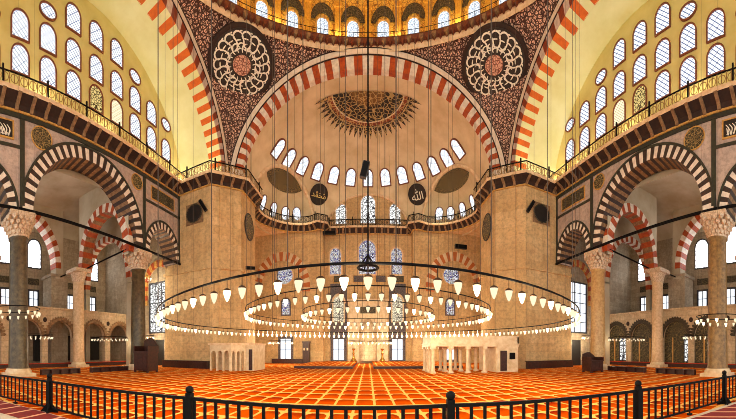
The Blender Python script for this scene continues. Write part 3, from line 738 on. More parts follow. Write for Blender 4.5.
# name roundels on the half dome
def text_mesh(body, size):
    cu = bpy.data.curves.new('script', 'FONT'); cu.body = body; cu.size = size; cu.align_x = 'CENTER'; cu.extrude = .02
    o = bpy.data.objects.new('script', cu); COL.objects.link(o)
    me = bpy.data.meshes.new_from_object(o); bpy.data.objects.remove(o)
    xs = [v.co.x for v in me.vertices]; ys = [v.co.y for v in me.vertices]; cx, cy = (min(xs)+max(xs))/2, (min(ys)+max(ys))/2
    k = size*(1.25 if body == '\uFDF2' else 1.6)/max(max(xs)-min(xs), (max(ys)-min(ys)))
    for v in me.vertices: v.co = ((v.co.x-cx)*k, v.co.z, (v.co.y-cy)*k)
    return me
for sx, body, mt, lab in ((-1, '\uFDF4', 'script_gold', 'left'), (1, '\uFDF2', 'script_white', 'right')):
    phi = pi/2 - sx*radians(34.); t_ = math.asin(.925**(NN/2)); p = half_dome(phi, t_)
    u = half_dome(phi, t_-.02) - p; v = half_dome(phi+.02, t_) - p; n = u.cross(v).normalized()
    if n.dot(Vector((0, HC, ZS)) - p) < 0: n = -n
    n = (n + Vector((0, 0, -.15))).normalized()
    e = empty('calligraphy_roundel', (0,0,0), 'small black roundel with %s script on the apse wall, %s of the middle window' % ('gold' if sx < 0 else 'white', lab), 'roundel', 'apse roundels')
    e.matrix_world = frame_matrix(p + n*.2, n, u)
    c = [(1.1*cos(2*pi*k/48), 1.15*sin(2*pi*k/48)) for k in range(48)]
    mb = MB(); mb.prism(c, lambda u_, v_, w_: (u_, w_, v_), -.05, .06); mb.build('disc', M['black_paint'], e)
    mb = MB(); mb.tube([(q[0], .05, q[1]) for q in c], .05, 6, True); mb.build('rim', M['corbel_dark'], e)
    me = text_mesh(body, 1.15); me.materials.append(M[mt]); o = bpy.data.objects.new('script', me); COL.objects.link(o); o.parent = e; o.location = (0, .08, 0)

# ------------------------------------------------------------------ far (prayer) wall
mb = MB()
mb.face([(-5.6, WY, 0), (5.6, WY, 0), (5.6, WY, 22.6), (-5.6, WY, 22.6)])
for s in (-1, 1):
    mb.face([(s*5.5, 35.2, 0), (s*5.5, WY, 0), (s*5.5, WY, 16.6), (s*5.5, 35.2, 16.6)])
    mb.face([(s*5.5, 35.2, 0), (s*17, 35.2, 0), (s*17, 35.2, 16.9), (s*5.5, 35.2, 16.9)])
    mb.face([(s*17, 27.5, 0), (s*17, 35.2, 0), (s*17, 35.2, 16.9), (s*17, 27.5, 16.9)])
    pts = [(-s*-1*abs(x), y) for x, y in []]
ww = struct(mb.build('wall_back', M['wall_stone']), 'warm stone prayer wall with stained windows', 'wall')
# gallery floor over the exedrae walls
for s in (-1, 1):
    poly = [(s*17, 27.5), (s*11.5, 27.5)] + [(x if s < 0 else -x, y) for x, y in ex] + [(s*5.5, 36.6), (s*17, 40)]
    mb = MB(); mb.face([(x, y, 16.4) for x, y in poly]); struct(mb.build('ceiling_exedra_floor', M['trim_stone']), 'stone ceiling under the %s exedra gallery' % SIDE[s], 'ceiling')
# upper windows over the gallery
for x, h, w in ((-3.4, 2.5, 1.35), (0, 3.5, 1.8), (3.4, 2.5, 1.35)):
    add_window((x, WY-.02, 17.55 + h/2), (0,-1,0), (0,0,1), 'arch', w, h, 'glass_ornate', .12, 'trim_stone', label='pierced white lattice window above the apse gallery, %s' % ('middle one' if x == 0 else ('left one' if x < 0 else 'right one')))
for x, h, w in ((-4.1, 3.3, 1.35), (-.1, 4.2, 2.1), (3.6, 3.3, 1.35)):
    add_window((x, WY-.02, 11.2 + h/2), (0,-1,0), (0,0,1), 'arch', w, h, 'glass_stained', .2, 'trim_stone', label='stained glass window under the apse gallery, %s' % ('widest middle one' if abs(x) < 1 else ('left one' if x < 0 else 'right one')))
# red and white blind arches with rose windows in the exedra walls
for s in (-1, 1):
    P = lambda u, v, w=0.: (s*10.8 + u, 35.2 - w, v)
    mb = MB(); arch_band(mb, P, 0, 9.4, 2.7, 3.5, 3.7, 4.6, 2.1, 0, .12, 25, (0, 1), 2, legs=.5)
    trim(mb, [M['band_faded'], M['vault_plaster']], 'red and white blind arch on the prayer wall behind the %s pier' % SIDE[s])
    mb = MB(); arch_band(mb, lambda u, v, w=0.: (s*(11.3 - w), u + 31.5, v), 0, 9.4, 2.2, 4.2, 3.0, 5.4, 2.1, 0, .12, 21, (0, 1), 2)
    struct(add_window((s*10.35, 35.18, 11.0), (0,-1,0), (0,0,1), 'oval', 2.1, 2.1, 'glass_stained', .12, 'trim_stone', label='round stained rose window under the %s red and white blind arch' % SIDE[s]))
    add_window((s*10.2, 35.18, 7.1), (0,-1,0), (0,0,1), 'arch', 1.0, 2.0, 'glass_stained', .15, 'tile_blue', label='small stained window below the %s rose window' % SIDE[s])
    add_window((s*10.2, 35.18, 1.75), (0,-1,0), (0,0,1), 'rect', 1.35, 2.6, 'glass_clear', .3, 'tile_blue', .12, (2, 2), label='bright floor level window behind the %s pier' % SIDE[s])
# tile panels, lower windows and the prayer niche
for s in (-1, 1):
    x = s*3.7
    e = empty('tile_panel', (x, WY-.02, 2.9), 'tall blue grey tile panel with stained window %s of the prayer niche' % SIDE[s], 'tile panel')
    mb = MB(); mb.box((-1.05,-.12,0.1), (1.05,0,7.1)); mb.build('tiles', M['tile_blue'], e)
    mb = MB(); ring_molding(mb, lambda u, v, w: (u, -.1 - w, v), 0, 4.6, .72, 1., .9, 1.25, 2, 0, .08, 0, 18); mb.build('arch_border', M['white_marble'], e)
    add_window((x, WY-.14, 6.8), (0,-1,0), (0,0,1), 'arch', 1.3, 3.2, 'glass_tile', .14, 'white_marble', label='tall stained window set in the tile panel %s of the prayer niche' % SIDE[s])
    add_window((x, WY-.03, 1.75), (0,-1,0), (0,0,1), 'rect', 1.3, 2.7, 'glass_clear', .36, 'tile_blue', .14, (2, 2), label='bright barred floor level window %s of the prayer niche' % SIDE[s])
mb = MB()
mb.box((-2.4, WY-.35, 0), (2.4, WY, 7.6)); mb.box((-2.6, WY-.5, 7.6), (2.6, WY, 8.0)); mb.box((-2.5, WY-.42, 0), (-2.1, WY, 7.7)); mb.box((2.1, WY-.42, 0), (2.5, WY, 7.7))
niche_obj = empty('prayer_niche', (0, WY, 0), 'tall marble prayer niche in the middle of the far wall', 'prayer niche')
o = mb.build('marble_surround', M['white_marble'], niche_obj); o.location = (0, -WY, 0)
mb = MB(); mb.lathe([(1.1, .3), (1.1, 4.2), (.95, 4.6), (.7, 5.0), (.35, 5.4), (0, 5.7)], (0, -.36, 0), 18, 0, True, pi, 2*pi); mb.build('niche_hollow', M['pale_stone'], niche_obj)
mb = MB(); mb.box((-.95,-.42,6.2), (.95,-.34,7.0)); mb.build('inscription', M['panel_dark'], niche_obj)
for k, xx in enumerate((-3.7, -1.2, 1.6, 3.9)):
    e = empty('inscription_panel', (xx, WY, 10.6), 'small inscription board below the stained windows, %s from the left' % ORD[k], 'panel', 'far wall inscription boards')
    mb = MB(); mb.box((-.62,-.1,-.4), (.62,0,.4)); mb.build('board', M['tile_blue'] if k in (1, 2) else M['panel_dark'], e)
    mb = MB(); mb.box((-.7,-.06,-.48), (.7,0,.48)); mb.build('frame', M['gilt_paint'], e)

# carpeted platform in front of the prayer wall
for s, x0, x1 in ((-1, -6.6, -1.35), (1, .5, 8.6)):
    e = empty('platform', ((x0+x1)/2, 26, 0), 'low red carpeted platform before the prayer wall, %s of the steps' % SIDE[s], 'platform'); w = (x1-x0)/2
    mb = MB(); mb.box((-w, -.6, 0), (w, 10., .22)); mb.build('base', M['bench_wood'], e)
    mb = MB(); mb.box((-w, -.6, .22), (w, 10., .25)); mb.build('carpet_top', M['carpet'], e)
# candlesticks
for s in (-1, 1):
    e = empty('candlestick', (s*1.75, 35.4, .25), 'big brass candlestick with thick candle %s of the prayer niche' % SIDE[s], 'candlestick', 'candlesticks')
    mb = MB(); mb.lathe([(0,0),(.42,0),(.40,.08),(.22,.35),(.14,.5),(.1,.9),(.18,1.0),(.1,1.1),(.1,1.35),(.24,1.5),(.24,1.58),(0,1.58)], seg=18); mb.build('stand', M['brass'], e)
    mb = MB(); mb.lathe([(0,1.55),(.13,1.55),(.13,2.5),(0,2.55)], seg=14); mb.build('candle', M['white_marble'], e)
# wooden cupboard left of the niche
e = empty('cupboard', (-7.5, 34.9, 0), 'tall reddish wooden cupboard against the far wall', 'cupboard')
mb = MB(); mb.box((-.42,-.3,0), (.42,.25,2.55)); mb.box((-.48,-.34,2.55), (.48,.26,2.7)); mb.build('body', M['dark_wood'], e)
for k in (-1, 1):
    mb = MB(); mb.box((.02 if k > 0 else -.38, -.33, .1), (.38 if k > 0 else -.02, -.3, 2.45)); d = mb.build('door', M['bench_wood'], e)
    mb = MB(); mb.box((k*.2-.1,-.35,1.6), (k*.2+.1,-.33,1.9)); mb.build('window', M['white_marble'], d)
e = empty('low_cabinet', (-9.9, 34.9, 0), 'low dark wooden chest under the window behind the left pier', 'cabinet')
mb = MB(); mb.box((-2.0,-.3,0), (1.9,.25,.5)); mb.build('body', M['bench_wood'], e)
mb = MB(); mb.box((-2.05,-.34,.5), (1.95,.25,.56)); mb.build('top', M['dark_wood'], e)

# ------------------------------------------------------------------ muezzin platform on marble columns (right of the axis)
e = empty('muezzin_platform', (7.4, 20.8, 0), 'white marble muezzin platform carried on slim columns before the right pier', 'marble platform')
def seg(a, b): return Vector(a), Vector(b)
fp = [(-3.05,-.9), (2.9,-1.5), (3.6,-1.5), (3.6,2.2), (-3.05,2.2)]
PZ = lambda u, v, w: (u, v, w)
mb = MB(); mb.prism(fp, PZ, 1.9, 2.06); mb.prism([(x*1.02, y*1.03) for x, y in fp], PZ, 2.06, 2.14); mb.build('slab', M['white_marble'], e)
mb = MB()
for a, b in zip(fp, fp[1:] + fp[:1]):
    a, b = Vector(a), Vector(b); d = (b-a).normalized(); n = Vector((-d.y, d.x))*.12
    mb.prism([tuple(a), tuple(b), tuple(b+n), tuple(a+n)], PZ, 2.14, 2.62); mb.prism([tuple(a-n*.3), tuple(b-n*.3), tuple(b+n*1.2), tuple(a+n*1.2)], PZ, 2.62, 2.7)
mb.build('parapet', M['white_marble'], e)
for k, (x, y) in enumerate(((-2.85,-.76),(-1.6,-.9),(-.35,-1.02),(.9,-1.16),(-2.9,0.),(-2.9,.75),(-2.9,1.95),(-1.6,.6),(-.35,.6),(.9,.6),(-1.6,2.0),(-.35,2.0),(.9,2.0))):
    mb = MB(); mb.box((x-.17,y-.17,0), (x+.17,y+.17,.12)); mb.lathe([(.16,.12),(.14,.22),(.13,1.62),(.17,1.72)], (x, y, 0), 8, 0, False); mb.box((x-.17,y-.17,1.72), (x+.17,y+.17,1.9)); mb.build('column', M['white_marble'], e)
mb = MB(); mb.prism([(1.8,-1.34),(3.55,-1.45),(3.55,2.1),(1.8,2.1)], PZ, 0, 1.9); sb = mb.build('stair_block', M['white_marble'], e)
mb = MB(); mb.box((2.1,-1.48,.1), (2.6,-1.36,1.6)); mb.build('door', M['dark_wood'], e)
mb = MB(); mb.box((2.85,-1.5,.95), (3.3,-1.4,1.45)); mb.build('grille', M['black_iron'], e)
# wing wall between platform and pier
mb = MB(); mb.box((3.6,-.2,0), (4.3,2.2,1.9)); mb.build('side_wall', M['pale_stone'], e)
# low cabinet under it
# ------------------------------------------------------------------ small marble loge by the left pier
e = empty('marble_loge', (-10.6, 21.3, 0), 'small white marble loge with narrow arches before the left pier', 'marble loge')
PL = lambda u, v, w: (u, -w, v)
mb = MB(); arch_wall(mb, lambda u, v, w: (u, -1.2 - w, v), -1.55, .35, 0, 2.05, [(-1.2,.22,1.25,.35,2,0), (-.62,.22,1.25,.35,2,0), (-.04,.22,1.25,.35,2,0)], .18)
mb.build('arcade_front', M['white_marble'], e)
Ps = lambda u, v, w: (.35 + u*.62, -1.2 + u*.78, v) if w == 0 else (.35 + u*.62 - .14, -1.2 + u*.78 + .11, v)
mb = MB(); arch_wall(mb, Ps, 0, 1.3, 0, 2.05, [(.25,.13,1.3,.25,2,0), (.65,.13,1.3,.25,2,0), (1.05,.13,1.3,.25,2,0)], .18); mb.build('arcade_side', M['white_marble'], e)
mb = MB(); mb.prism([(-1.65,-1.3),(.4,-1.3),(1.3,-.15),(1.9,-.15),(1.9,2.5),(-1.65,2.5)], PZ, 2.05, 2.2); mb.build('cornice', M['trim_stone'], e)
mb = MB(); mb.box((1.15,-.1,0), (1.85,2.4,2.05)); mb.build('end_wall', M['white_marble'], e)
mb = MB(); mb.box((1.4,-.13,.05), (1.7,-.09,1.7)); mb.build('door', M['dark_wood'], e)
mb = MB(); mb.box((-1.5,-.3,0), (.9,-.2,2.0)); mb.build('inner_wall', M['pale_stone'], e)

# ------------------------------------------------------------------ wooden preacher's seats by the farther columns
def pulpit(x, y, h, w, lab):
    e = empty('wooden_pulpit', (x, y, 0), lab, 'pulpit')
    mb = MB(); mb.box((-w,-w*.8,.12), (w,w*.8,h*.55)); mb.build('body', M['dark_wood'], e)
    mb = MB(); mb.box((-w*1.05,-w*.85,h*.55), (w*1.05,w*.85,h*.6)); mb.build('seat_board', M['bench_wood'], e)
    mb = MB(); mb.prism([(-w, h*.6), (w, h*.6), (w, h*.78), (w*.2, h), (-w*.2, h), (-w, h*.9)], PL, -w*.8, -w*.7); mb.build('backrest', M['dark_wood'], e)
    for sx in (-1, 1):
        mb = MB(); mb.box((sx*w-.05,-w*.8,h*.6), (sx*w+.05,w*.8,h*.75)); mb.build('side_rail', M['dark_wood'], e)
        for sy in (-1, 1):
            mb = MB(); mb.box((sx*w*.9-.07, sy*w*.7-.07, 0), (sx*w*.9+.07, sy*w*.7+.07, .14)); mb.build('foot', M['bench_wood'], e)
    for k in range(3):
        mb = MB(); mb.box((-w*.9 + k*w*.62, -w*.83, .25), (-w*.9 + k*w*.62 + w*.5, -w*.79, h*.48)); mb.build('panel', M['bench_wood'], e)
pulpit(-15.2, 15.9, 2.6, .72, 'tall carved dark wooden pulpit beside the farther left column')
pulpit(15.2, 15.6, 1.5, .62, 'low dark wooden pulpit beside the farther right column')

# ------------------------------------------------------------------ side aisles
XG, XO, YE = 25., 30., 23.6
for s in (-1, 1):
    nm = SIDE[s]
    mb = MB()
    mb.face([(s*XO,-6,0), (s*XO,YE+.1,0), (s*XO,YE+.1,18), (s*XO,-6,18)])
    struct(mb.build('wall_%s_outer' % nm, M['aisle_stone']), 'greyish stone outer wall of the %s aisle' % nm, 'wall')
    mb = MB(); mb.face([(s*16.9,YE,0), (s*31,YE,0), (s*31,YE,18), (s*16.9,YE,18)])
    struct(mb.build('wall_%s_aisle_end' % nm, M['aisle_stone']), 'stone end wall of the %s aisle' % nm, 'wall')
    mb = MB(); mb.grid([[(s*(24.2 + 6.0*cos(pi*k/20)), y, 14.4 + 2.4*sin(pi*k/20)) for y in (-6, 4, 14, 24)] for k in range(21)])
    mb.face([(s*17,-6,17.1), (s*31,-6,17.1), (s*31,24,17.1), (s*17,24,17.1)])
    struct(mb.build('ceiling_%s_aisle' % nm, M['aisle_plaster']), 'plain plaster vault over the %s aisle' % nm, 'vault')
    # cross arch red and white between the arcade column and the aisle column
    Pc = lambda u, v, w=0.: (s*(20.75 + u*-1), 15.9 - w, v)
    mb = MB(); arch_wall(mb, Pc, -3.6, 3.6, 9.4, 16.9, [(0,3.05,9.6,4.3,2.1,0)], 1.1)
    struct(mb.build('wall_%s_cross' % nm, M['aisle_plaster']), 'plaster wall above the red and white cross arch of the %s aisle' % nm, 'wall')
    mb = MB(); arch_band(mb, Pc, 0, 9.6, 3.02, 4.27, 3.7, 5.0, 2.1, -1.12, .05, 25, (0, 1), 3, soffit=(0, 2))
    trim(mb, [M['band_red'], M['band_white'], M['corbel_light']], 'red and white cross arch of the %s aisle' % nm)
    # wall arch red and white by the outer wall
    Po = lambda u, v, w=0.: (s*(27. - w), u, v)
    mb = MB(); arch_wall(mb, Po, -2, 15.6, 9.2, 16.9, [(10.2,4.5,10.3,5.3,2.1,0), (1.,3.6,10.3,4.6,2.1,0)], 1.2)
    struct(mb.build('wall_%s_inner' % nm, M['aisle_plaster']), 'plaster wall with wide arches before the outer wall of the %s aisle' % nm, 'wall')
    for (uc, h, sp, ri, lab) in ((10.2,4.5,10.3,5.3,'near'),):
        mb = MB(); arch_band(mb, Po, uc, sp, h-.02, ri-.02, h+.6, ri+.65, 2.1, -1.22, .05, 31, (0, 1), 3)
        trim(mb, [M['band_red'], M['band_white']], 'red and white %s wall arch of the %s aisle' % (lab, nm))
    # end wall blind arch
    Pe = lambda u, v, w=0.: (s*(25.5 - u), 20. - w, v)
    mb = MB(); arch_wall(mb, Pe, -4.6, 4.3, 8.4, 16.9, [(0,3.6,9.0,4.6,2.1,0)], .6); mb.box((3.6, 0, -.6), (4.3, 8.5, 0), 0, Pe); mb.box((-4.6, 0, -.6), (-3.6, 8.5, 0), 0, Pe)
    struct(mb.build('wall_%s_far_cross' % nm, M['aisle_plaster']), 'plaster wall with the inner red and white arch of the %s aisle' % nm, 'wall')
    mb = MB(); arch_band(mb, Pe, 0, 9.0, 3.58, 4.58, 4.25, 5.25, 2.1, -.62, .05, 29, (0, 1), 3); trim(mb, [M['band_red'], M['band_white']], 'inner red and white arch seen through the cross arch of the %s aisle' % nm)
    mb = MB(); arch_band(mb, lambda u, v, w=0.: (s*(20.6 - u), YE - w, v), 0, 8.2, 1.7, 2.4, 2.3, 3.1, 2.1, 0, .2, 17, (0, 1), 3, legs=1.6); trim(mb, [M['band_red'], M['gilt_paint']], 'red and lamplit yellow arch round the tall end window of the %s aisle' % nm)  # yellow lamplight put into the colour of the white voussoirs
    # pilasters
    for (x, y, h, w, lab) in ((28.1, 15.2, 9.4, 1.0, 'between the wall arches'),):
        mb = MB(); mb.box((s*x-w, y-w, 0), (s*x+w, y+w, h)); mb.box((s*x-w-.15, y-w-.15, h), (s*x+w+.15, y+w+.15, h+.3))
        trim(mb, M['aisle_stone'], 'stone pier of the %s aisle %s' % (nm, lab))
    # aisle columns
    for (x, y, lab) in ((23.7, 15.4, 'under the cross arch'), (23.7, 6.4, 'nearer the entrance')):
        e = empty('marble_column', (s*x, y, 0), 'pale stone column of the %s aisle %s' % (nm, lab), 'column', 'aisle columns'); e['kind'] = 'thing'
        mb = MB(); mb.box((-.75,-.75,0), (.75,.75,.25)); mb.lathe([(.7,.25),(.72,.38),(.6,.5)], seg=24); mb.build('base', M['white_marble'], e)
        mb = MB(); mb.lathe([(.6,.48),(.56,2),(.53,8.2)], seg=28); mb.build('shaft', M['column_stone'], e)
        mb = MB(); mb.lathe([(.53,8.15),(.62,8.25),(.62,8.4),(.7,8.7),(.85,9.1)], seg=16, smooth=False); mb.box((-.9,-.9,9.05), (.9,.9,9.4)); mb.build('capital', M['capital_stone'], e)
    mb = MB(); mb.tube([(s*23.7, 15.9, 9.45), (s*17.3, 15.9, 9.8)], .08, 4); tag(mb.build('tie_bar', M['black_iron']), 'thin iron tie bar of the cross arch in the %s aisle' % nm, 'tie bar', 'aisle tie bars')
    mb = MB(); mb.tube([(s*23.7, 15.4, 9.45), (s*28.1, 15.2, 9.45)], .08, 4); tag(mb.build('tie_bar', M['black_iron']), 'thin iron tie bar from the aisle column to the outer pier of the %s aisle' % nm, 'tie bar', 'aisle tie bars')
    # low gallery in the aisle
    Pg = lambda u, v, w=0.: (s*(XG - w), u, v)
    ops = [(uc, 1.42, 2.9, 1.6, 2., 0) for uc in (2.6, 6.6, 10.7, 14.15, 18.3, 21.85)]
    mb = MB(); arch_wall(mb, Pg, -2, YE, 0, 5.7, ops, .5, 0, 20)
    mb.face([Pg(-2,5.0,0), Pg(YE,5.0,0), Pg(YE,5.0,-5), Pg(-2,5.0,-5)])
    mb.box((-2, 5.62, -.06), (YE, 5.78, .12), 0, Pg)
    struct(mb.build('wall_%s_gallery' % nm, M['pale_stone']), 'low pale stone gallery on arches along the %s aisle' % nm, 'wall')
    for k, (uc, h, sp, ri, n, _) in enumerate(ops):
        mb = MB()   # fringe of pointed teeth round each arch
        for q in range(19):
            t_ = pi*(q+.5)/19; a = se(h+.12, ri+.12, n, t_); b = se(h+.34, ri+.34, n, t_); d = (cos(t_), sin(t_)); tx = (-sin(t_)*.13, cos(t_)*.13)
            mb.prism([(uc+a[0]-tx[0], sp+a[1]-tx[1]), (uc+b[0]-tx[0], sp+b[1]-tx[1]), (uc+b[0]+d[0]*.14, sp+b[1]+d[1]*.14), (uc+b[0]+tx[0], sp+b[1]+tx[1]), (uc+a[0]+tx[0], sp+a[1]+tx[1])], Pg, 0, .06, 0)
        ring_molding(mb, Pg, uc, sp, h-.02, ri-.02, h+.12, ri+.12, n, -.1, .05, 0, 24)
        trim(mb, M['corbel_light'] if s < 0 else M['screen_dark'], 'toothed dark border of the %s gallery arch, %s from the near end' % (nm, ORD[k]))
        if s > 0:
            e = empty('lattice_screen', (s*(XG+.3), uc, 0), 'carved lattice screen painted dark as the dim interior, filling the right gallery arch, %s from the near end' % ORD[k], 'screen', 'gallery screens')
            mb = MB(); mb.prism([(h, .3), (h, sp)] + [(q[0], sp + q[1]) for q in (se(h, ri, n, pi*j/16) for j in range(17))] + [(-h, sp), (-h, .3)], lambda u, v, w: (s*w, u, v), 0, .06); mb.build('tracery', M['fretwork'], e)
            for q in (-.95, .45):
                mb = MB(); mb.box((-.04, q-.07, .2), (.12, q+.07, sp)); mb.build('mullion', M['gilt_paint'], e)
        else:
            mb = MB(); mb.face([Pg(uc-.6,.5,-4.7), Pg(uc+.5,.5,-4.7), Pg(uc+.5,3.2,-4.7), Pg(uc-.6,3.2,-4.7)])
            mb.box((uc-.75,.4,-5.), (uc+.65,3.35,-4.72), 0, Pg)
            struct(mb.build('door_%d' % (k+1), M['black_paint']), 'dark opening in the outer wall seen through the left gallery arch, %s from the near end' % ORD[k], 'door')
    if s > 0:
        for yy in (12.7, 20.9):
            add_window((s*(XG+.2), yy, 1.75), (-1,0,0), (0,0,1), 'rect', .95, 2.4, 'glass_ornate', .08, 'lead', .1, (2,3), label='bright latticed opening in the right gallery, %s' % ('nearer' if yy < 15 else 'farther'))
    for q, (yy, rr) in enumerate(((12.4, .2), (16.2, .2), (20.1, .2), (8.7, .2))):
        mb = MB(); mb.prism([(yy + rr*cos(2*pi*k/16), 4.55 + rr*1.2*sin(2*pi*k/16)) for k in range(16)], Pg, 0, .06)
        tag(mb.build('boss', M['corbel_dark']), 'small dark round boss between the %s gallery arches, %s' % (nm, ('between second and third arch' if q == 0 else ('third' if q == 1 else ('fourth' if q == 2 else 'nearest')))), 'boss', 'gallery bosses')
    # bright arched windows of the outer wall
    for k, (y, z, w, h) in enumerate(((9.9, 13.1, 1.6, 3.9), (13.5, 12.5, 1.5, 3.1), (21.6, 12.0, 1.4, 3.0), (5.2, 13.1, 1.6, 3.9))):
        add_window((s*(XO-.03), y, z), (-s,0,0), (0,0,1), 'arch', w, h, 'glass_aisle', .14, 'lead', label='bright arched window high in the %s aisle wall, at %s' % (nm, ('second bay', 'middle bay', 'far bay', 'near bay')[k]))
    for k, (y, z) in enumerate(((10.1, 7.4), (13.4, 7.4), (18.1, 7.3), (21.4, 7.4))):
        add_window((s*(XO-.03), y, z), (-s,0,0), (0,0,1), 'rect', 1.0, 1.7, 'glass_clear', .2, 'lead', .12, (2, 2), label='small barred window above the %s gallery, %s from the near end' % (nm, ORD[k]))
        mb = MB(); mb.box((y-.7, 9.0, 0), (y+.7, 9.7, .08), 0, lambda u, v, w: (s*(XO - w), u, v))
        tag(mb.build('inscription_panel', M['panel_dark']), 'dark panel over the small barred window of the %s gallery, %s from the near end' % (nm, ORD[k]), 'panel', 'aisle panels')
    add_window((s*20.6, YE-.03, 6.2), (0,-1,0), (0,0,1), 'rect', 2.4, 5.2, 'glass_ornate' if s < 0 else 'glass_clear', .15, 'lead', .15, (3, 5), label='tall barred window in the end wall of the %s aisle' % nm)
    mb = MB(); mb.box((-.6, 0, 0), (.6, 2.75, .06), 0, lambda u, v, w: (s*20.5 + u, YE - w, v)); struct(mb.build('door_%d' % (11 if s < 0 else 12), M['black_paint']), 'dark doorway in the end wall of the %s aisle' % nm, 'door')
    # low racks on the carpet
    for k, (y, L) in enumerate(((9.8, 1.5), (14.1, 1.8))):
        e = empty('low_rack', (s*17.3, y, 0), 'low dark book rack along the %s aisle edge, %s one' % (nm, 'nearer' if k == 0 else 'farther'), 'rack', 'low racks')
        mb = MB(); mb.box((-.16,-L,.32), (.16,L,.37)); mb.build('top', M['dark_wood'], e)
        mb = MB(); mb.box((s*.1-.03,-L,0), (s*.1+.03,L,.32)); mb.build('back', M['bench_wood'], e)
        for q in range(5):
            mb = MB(); yy = -L + .04 + q*(2*L-.08)/4; mb.box((-.16,yy-.04,0), (.16,yy+.04,.32)); mb.build('upright', M['bench_wood'], e)
    e = empty('bench', (s*24.74, 14, 0), 'long low dark red bench along the %s gallery' % nm, 'bench')
    mb = MB(); mb.box((-.2,-9,0), (.2,9,.34)); mb.build('body', M['bench_wood'], e)
    mb = MB(); mb.box((-.23,-9,.34), (.23,9,.4)); mb.build('cushion', M['red_carpet'], e)

# ------------------------------------------------------------------ chandeliers
cup = MB(); cup.lathe([(0,-.35),(.012,-.345),(.03,-.31),(.05,-.25),(.058,-.2),(.054,-.18),(0,-.18)], seg=10)
cup_o = cup.build('lamp', M['lamp_glow']); cup_me = cup_o.data; glass_me = cup_me.copy(); glass_me.materials[0] = M['lamp_glass']; bpy.data.objects.remove(cup_o)
cap = MB(); cap.lathe([(0,-.14),(.03,-.15),(.06,-.17),(.064,-.19),(.05,-.185)], seg=10); cap.tube([(0,0,0),(0,0,-.15)], .007, 4)
cap_o = cap.build('lamp_cap', M['capmetal']); cap_me = cap_o.data; bpy.data.objects.remove(cap_o)
def dome_z(R, x, y):
    r = min(RD*.99, hypot(x, y - CY)); return 30.9 + 10.5*sqrt(1 - (r/RD)**2)
def point(loc, power, col=(1., .82, .54), r=.12):
    l = bpy.data.lights.new('lamp_light', 'POINT'); l.energy = power; l.color = col; l.shadow_soft_size = r
    o = bpy.data.objects.new('lamp_light', l); COL.objects.link(o); o.location = loc; return o
def chandelier(x, y, z, R, n, tube, label, wires, top=None, lights=0, power=0, caps=True, sc=1., spokes=0, dim=False):
    e = empty('ring_chandelier', (x, y, z), label, 'chandelier', 'ring chandeliers')
    mb = MB(); mb.tube([(R*cos(2*pi*k/96), R*sin(2*pi*k/96), 0) for k in range(96)], tube, 8, True); mb.build('ring', M['black_iron'], e)
    order = sorted(range(n), key=lambda k: hypot(x + R*cos(2*pi*(k+.5)/n), y + R*sin(2*pi*(k+.5)/n)))
    far = MB()
    for rank, k in enumerate(order):
        a = 2*pi*(k+.5)/n; p = Vector((R*cos(a), R*sin(a), 0))
        if rank < 100:
            o = bpy.data.objects.new('lamp', cup_me if k % 3 == 0 and not dim else glass_me); COL.objects.link(o); o.parent = e; o.location = p; o.scale = (sc,)*3
            if caps:
                c = bpy.data.objects.new('lamp_cap', cap_me); COL.objects.link(c); c.parent = o
        else:
            far.lathe([(0,-.35),(.03,-.31),(.05,-.25),(.058,-.2),(0,-.18)], p, 8)
            far.tube([tuple(p), tuple(p + Vector((0,0,-.18)))], .007, 4)
    if n > 100: tag(far.build('lamp_row', M['lamp_glow'], e), None, None, None, 'stuff')
    for k in range(wires):
        a = 2*pi*(k+.25)/wires; px, py = R*cos(a), R*sin(a); zt = (dome_z(R, x+px, y+py) if top is None else top) - z
        mb = MB(); mb.tube([(px, py, 0), (px, py, zt)], .0075, 4); mb.build('suspension_wire', M['wire_dark'], e)
    if spokes:
        for k in range(spokes):
            a = pi*k/spokes; mb = MB(); mb.tube([(-R*cos(a), -R*sin(a), 0), (R*cos(a), R*sin(a), 0)], .015, 4); mb.build('spoke', M['black_iron'], e)
    for k in range(lights):
        a = 2*pi*(k+.5)/lights; point((x + (R+.0)*cos(a), y + R*sin(a), z - .45), power)
    return e
chandelier(0, 11, 2.756, 7.3, 150, .02, 'huge outermost iron ring chandelier of glass lamps under the dome', 32, None, 18, 95)
chandelier(0, 11, 3.09, 4.5, 94, .014, 'middle ring chandelier of glass lamps inside the huge ring', 14, None, 8, 60)
chandelier(0, 11, 3.10, 2.45, 50, .013, 'innermost and smallest of the three concentric ring chandeliers under the dome', 8, None, 4, 50)
chandelier(-9.2, 29.6, 2.62, 1.3, 24, .02, 'small ring chandelier in the apse behind the marble loge', 3, 20., 3, 170, False)
chandelier(.25, 31, 2.62, 2.3, 36, .02, 'small ring chandelier in the apse before the prayer niche', 4, 23., 4, 220, False)
chandelier(8.6, 29.6, 2.62, 1.3, 24, .02, 'small ring chandelier in the apse behind the muezzin platform', 3, 20., 3, 170, False)
for s in (-1, 1):
    for k, (x, y, z, R, n, lab) in enumerate(((12.4, 4.6, 3.15 if s > 0 else 3.5, 1.15, 18, 'nearest the railing'), (21., 9.6, 2.85, 1.35, 22, 'in the near bay'), (21.4, 17.4, 2.85, 1.7, 26, 'in the far bay'), (20.4, 21.4, 3.1, .8, 14, 'by the tall end window'))):
        chandelier(s*x, y, z, R, n, .02, 'small ring chandelier on the %s side %s' % (SIDE[s], lab), 3, 12. if k else 27., 2, (50, 30, 30, 150)[k], k > 0, 1., 0, k in (1, 2) or (k == 0 and s < 0))
chandelier(-20.2, 21.2, 9.0, .45, 8, .02, 'tiny ring of lamps hung high under the small arch in the left aisle', 2, 16., 1, 420, False)
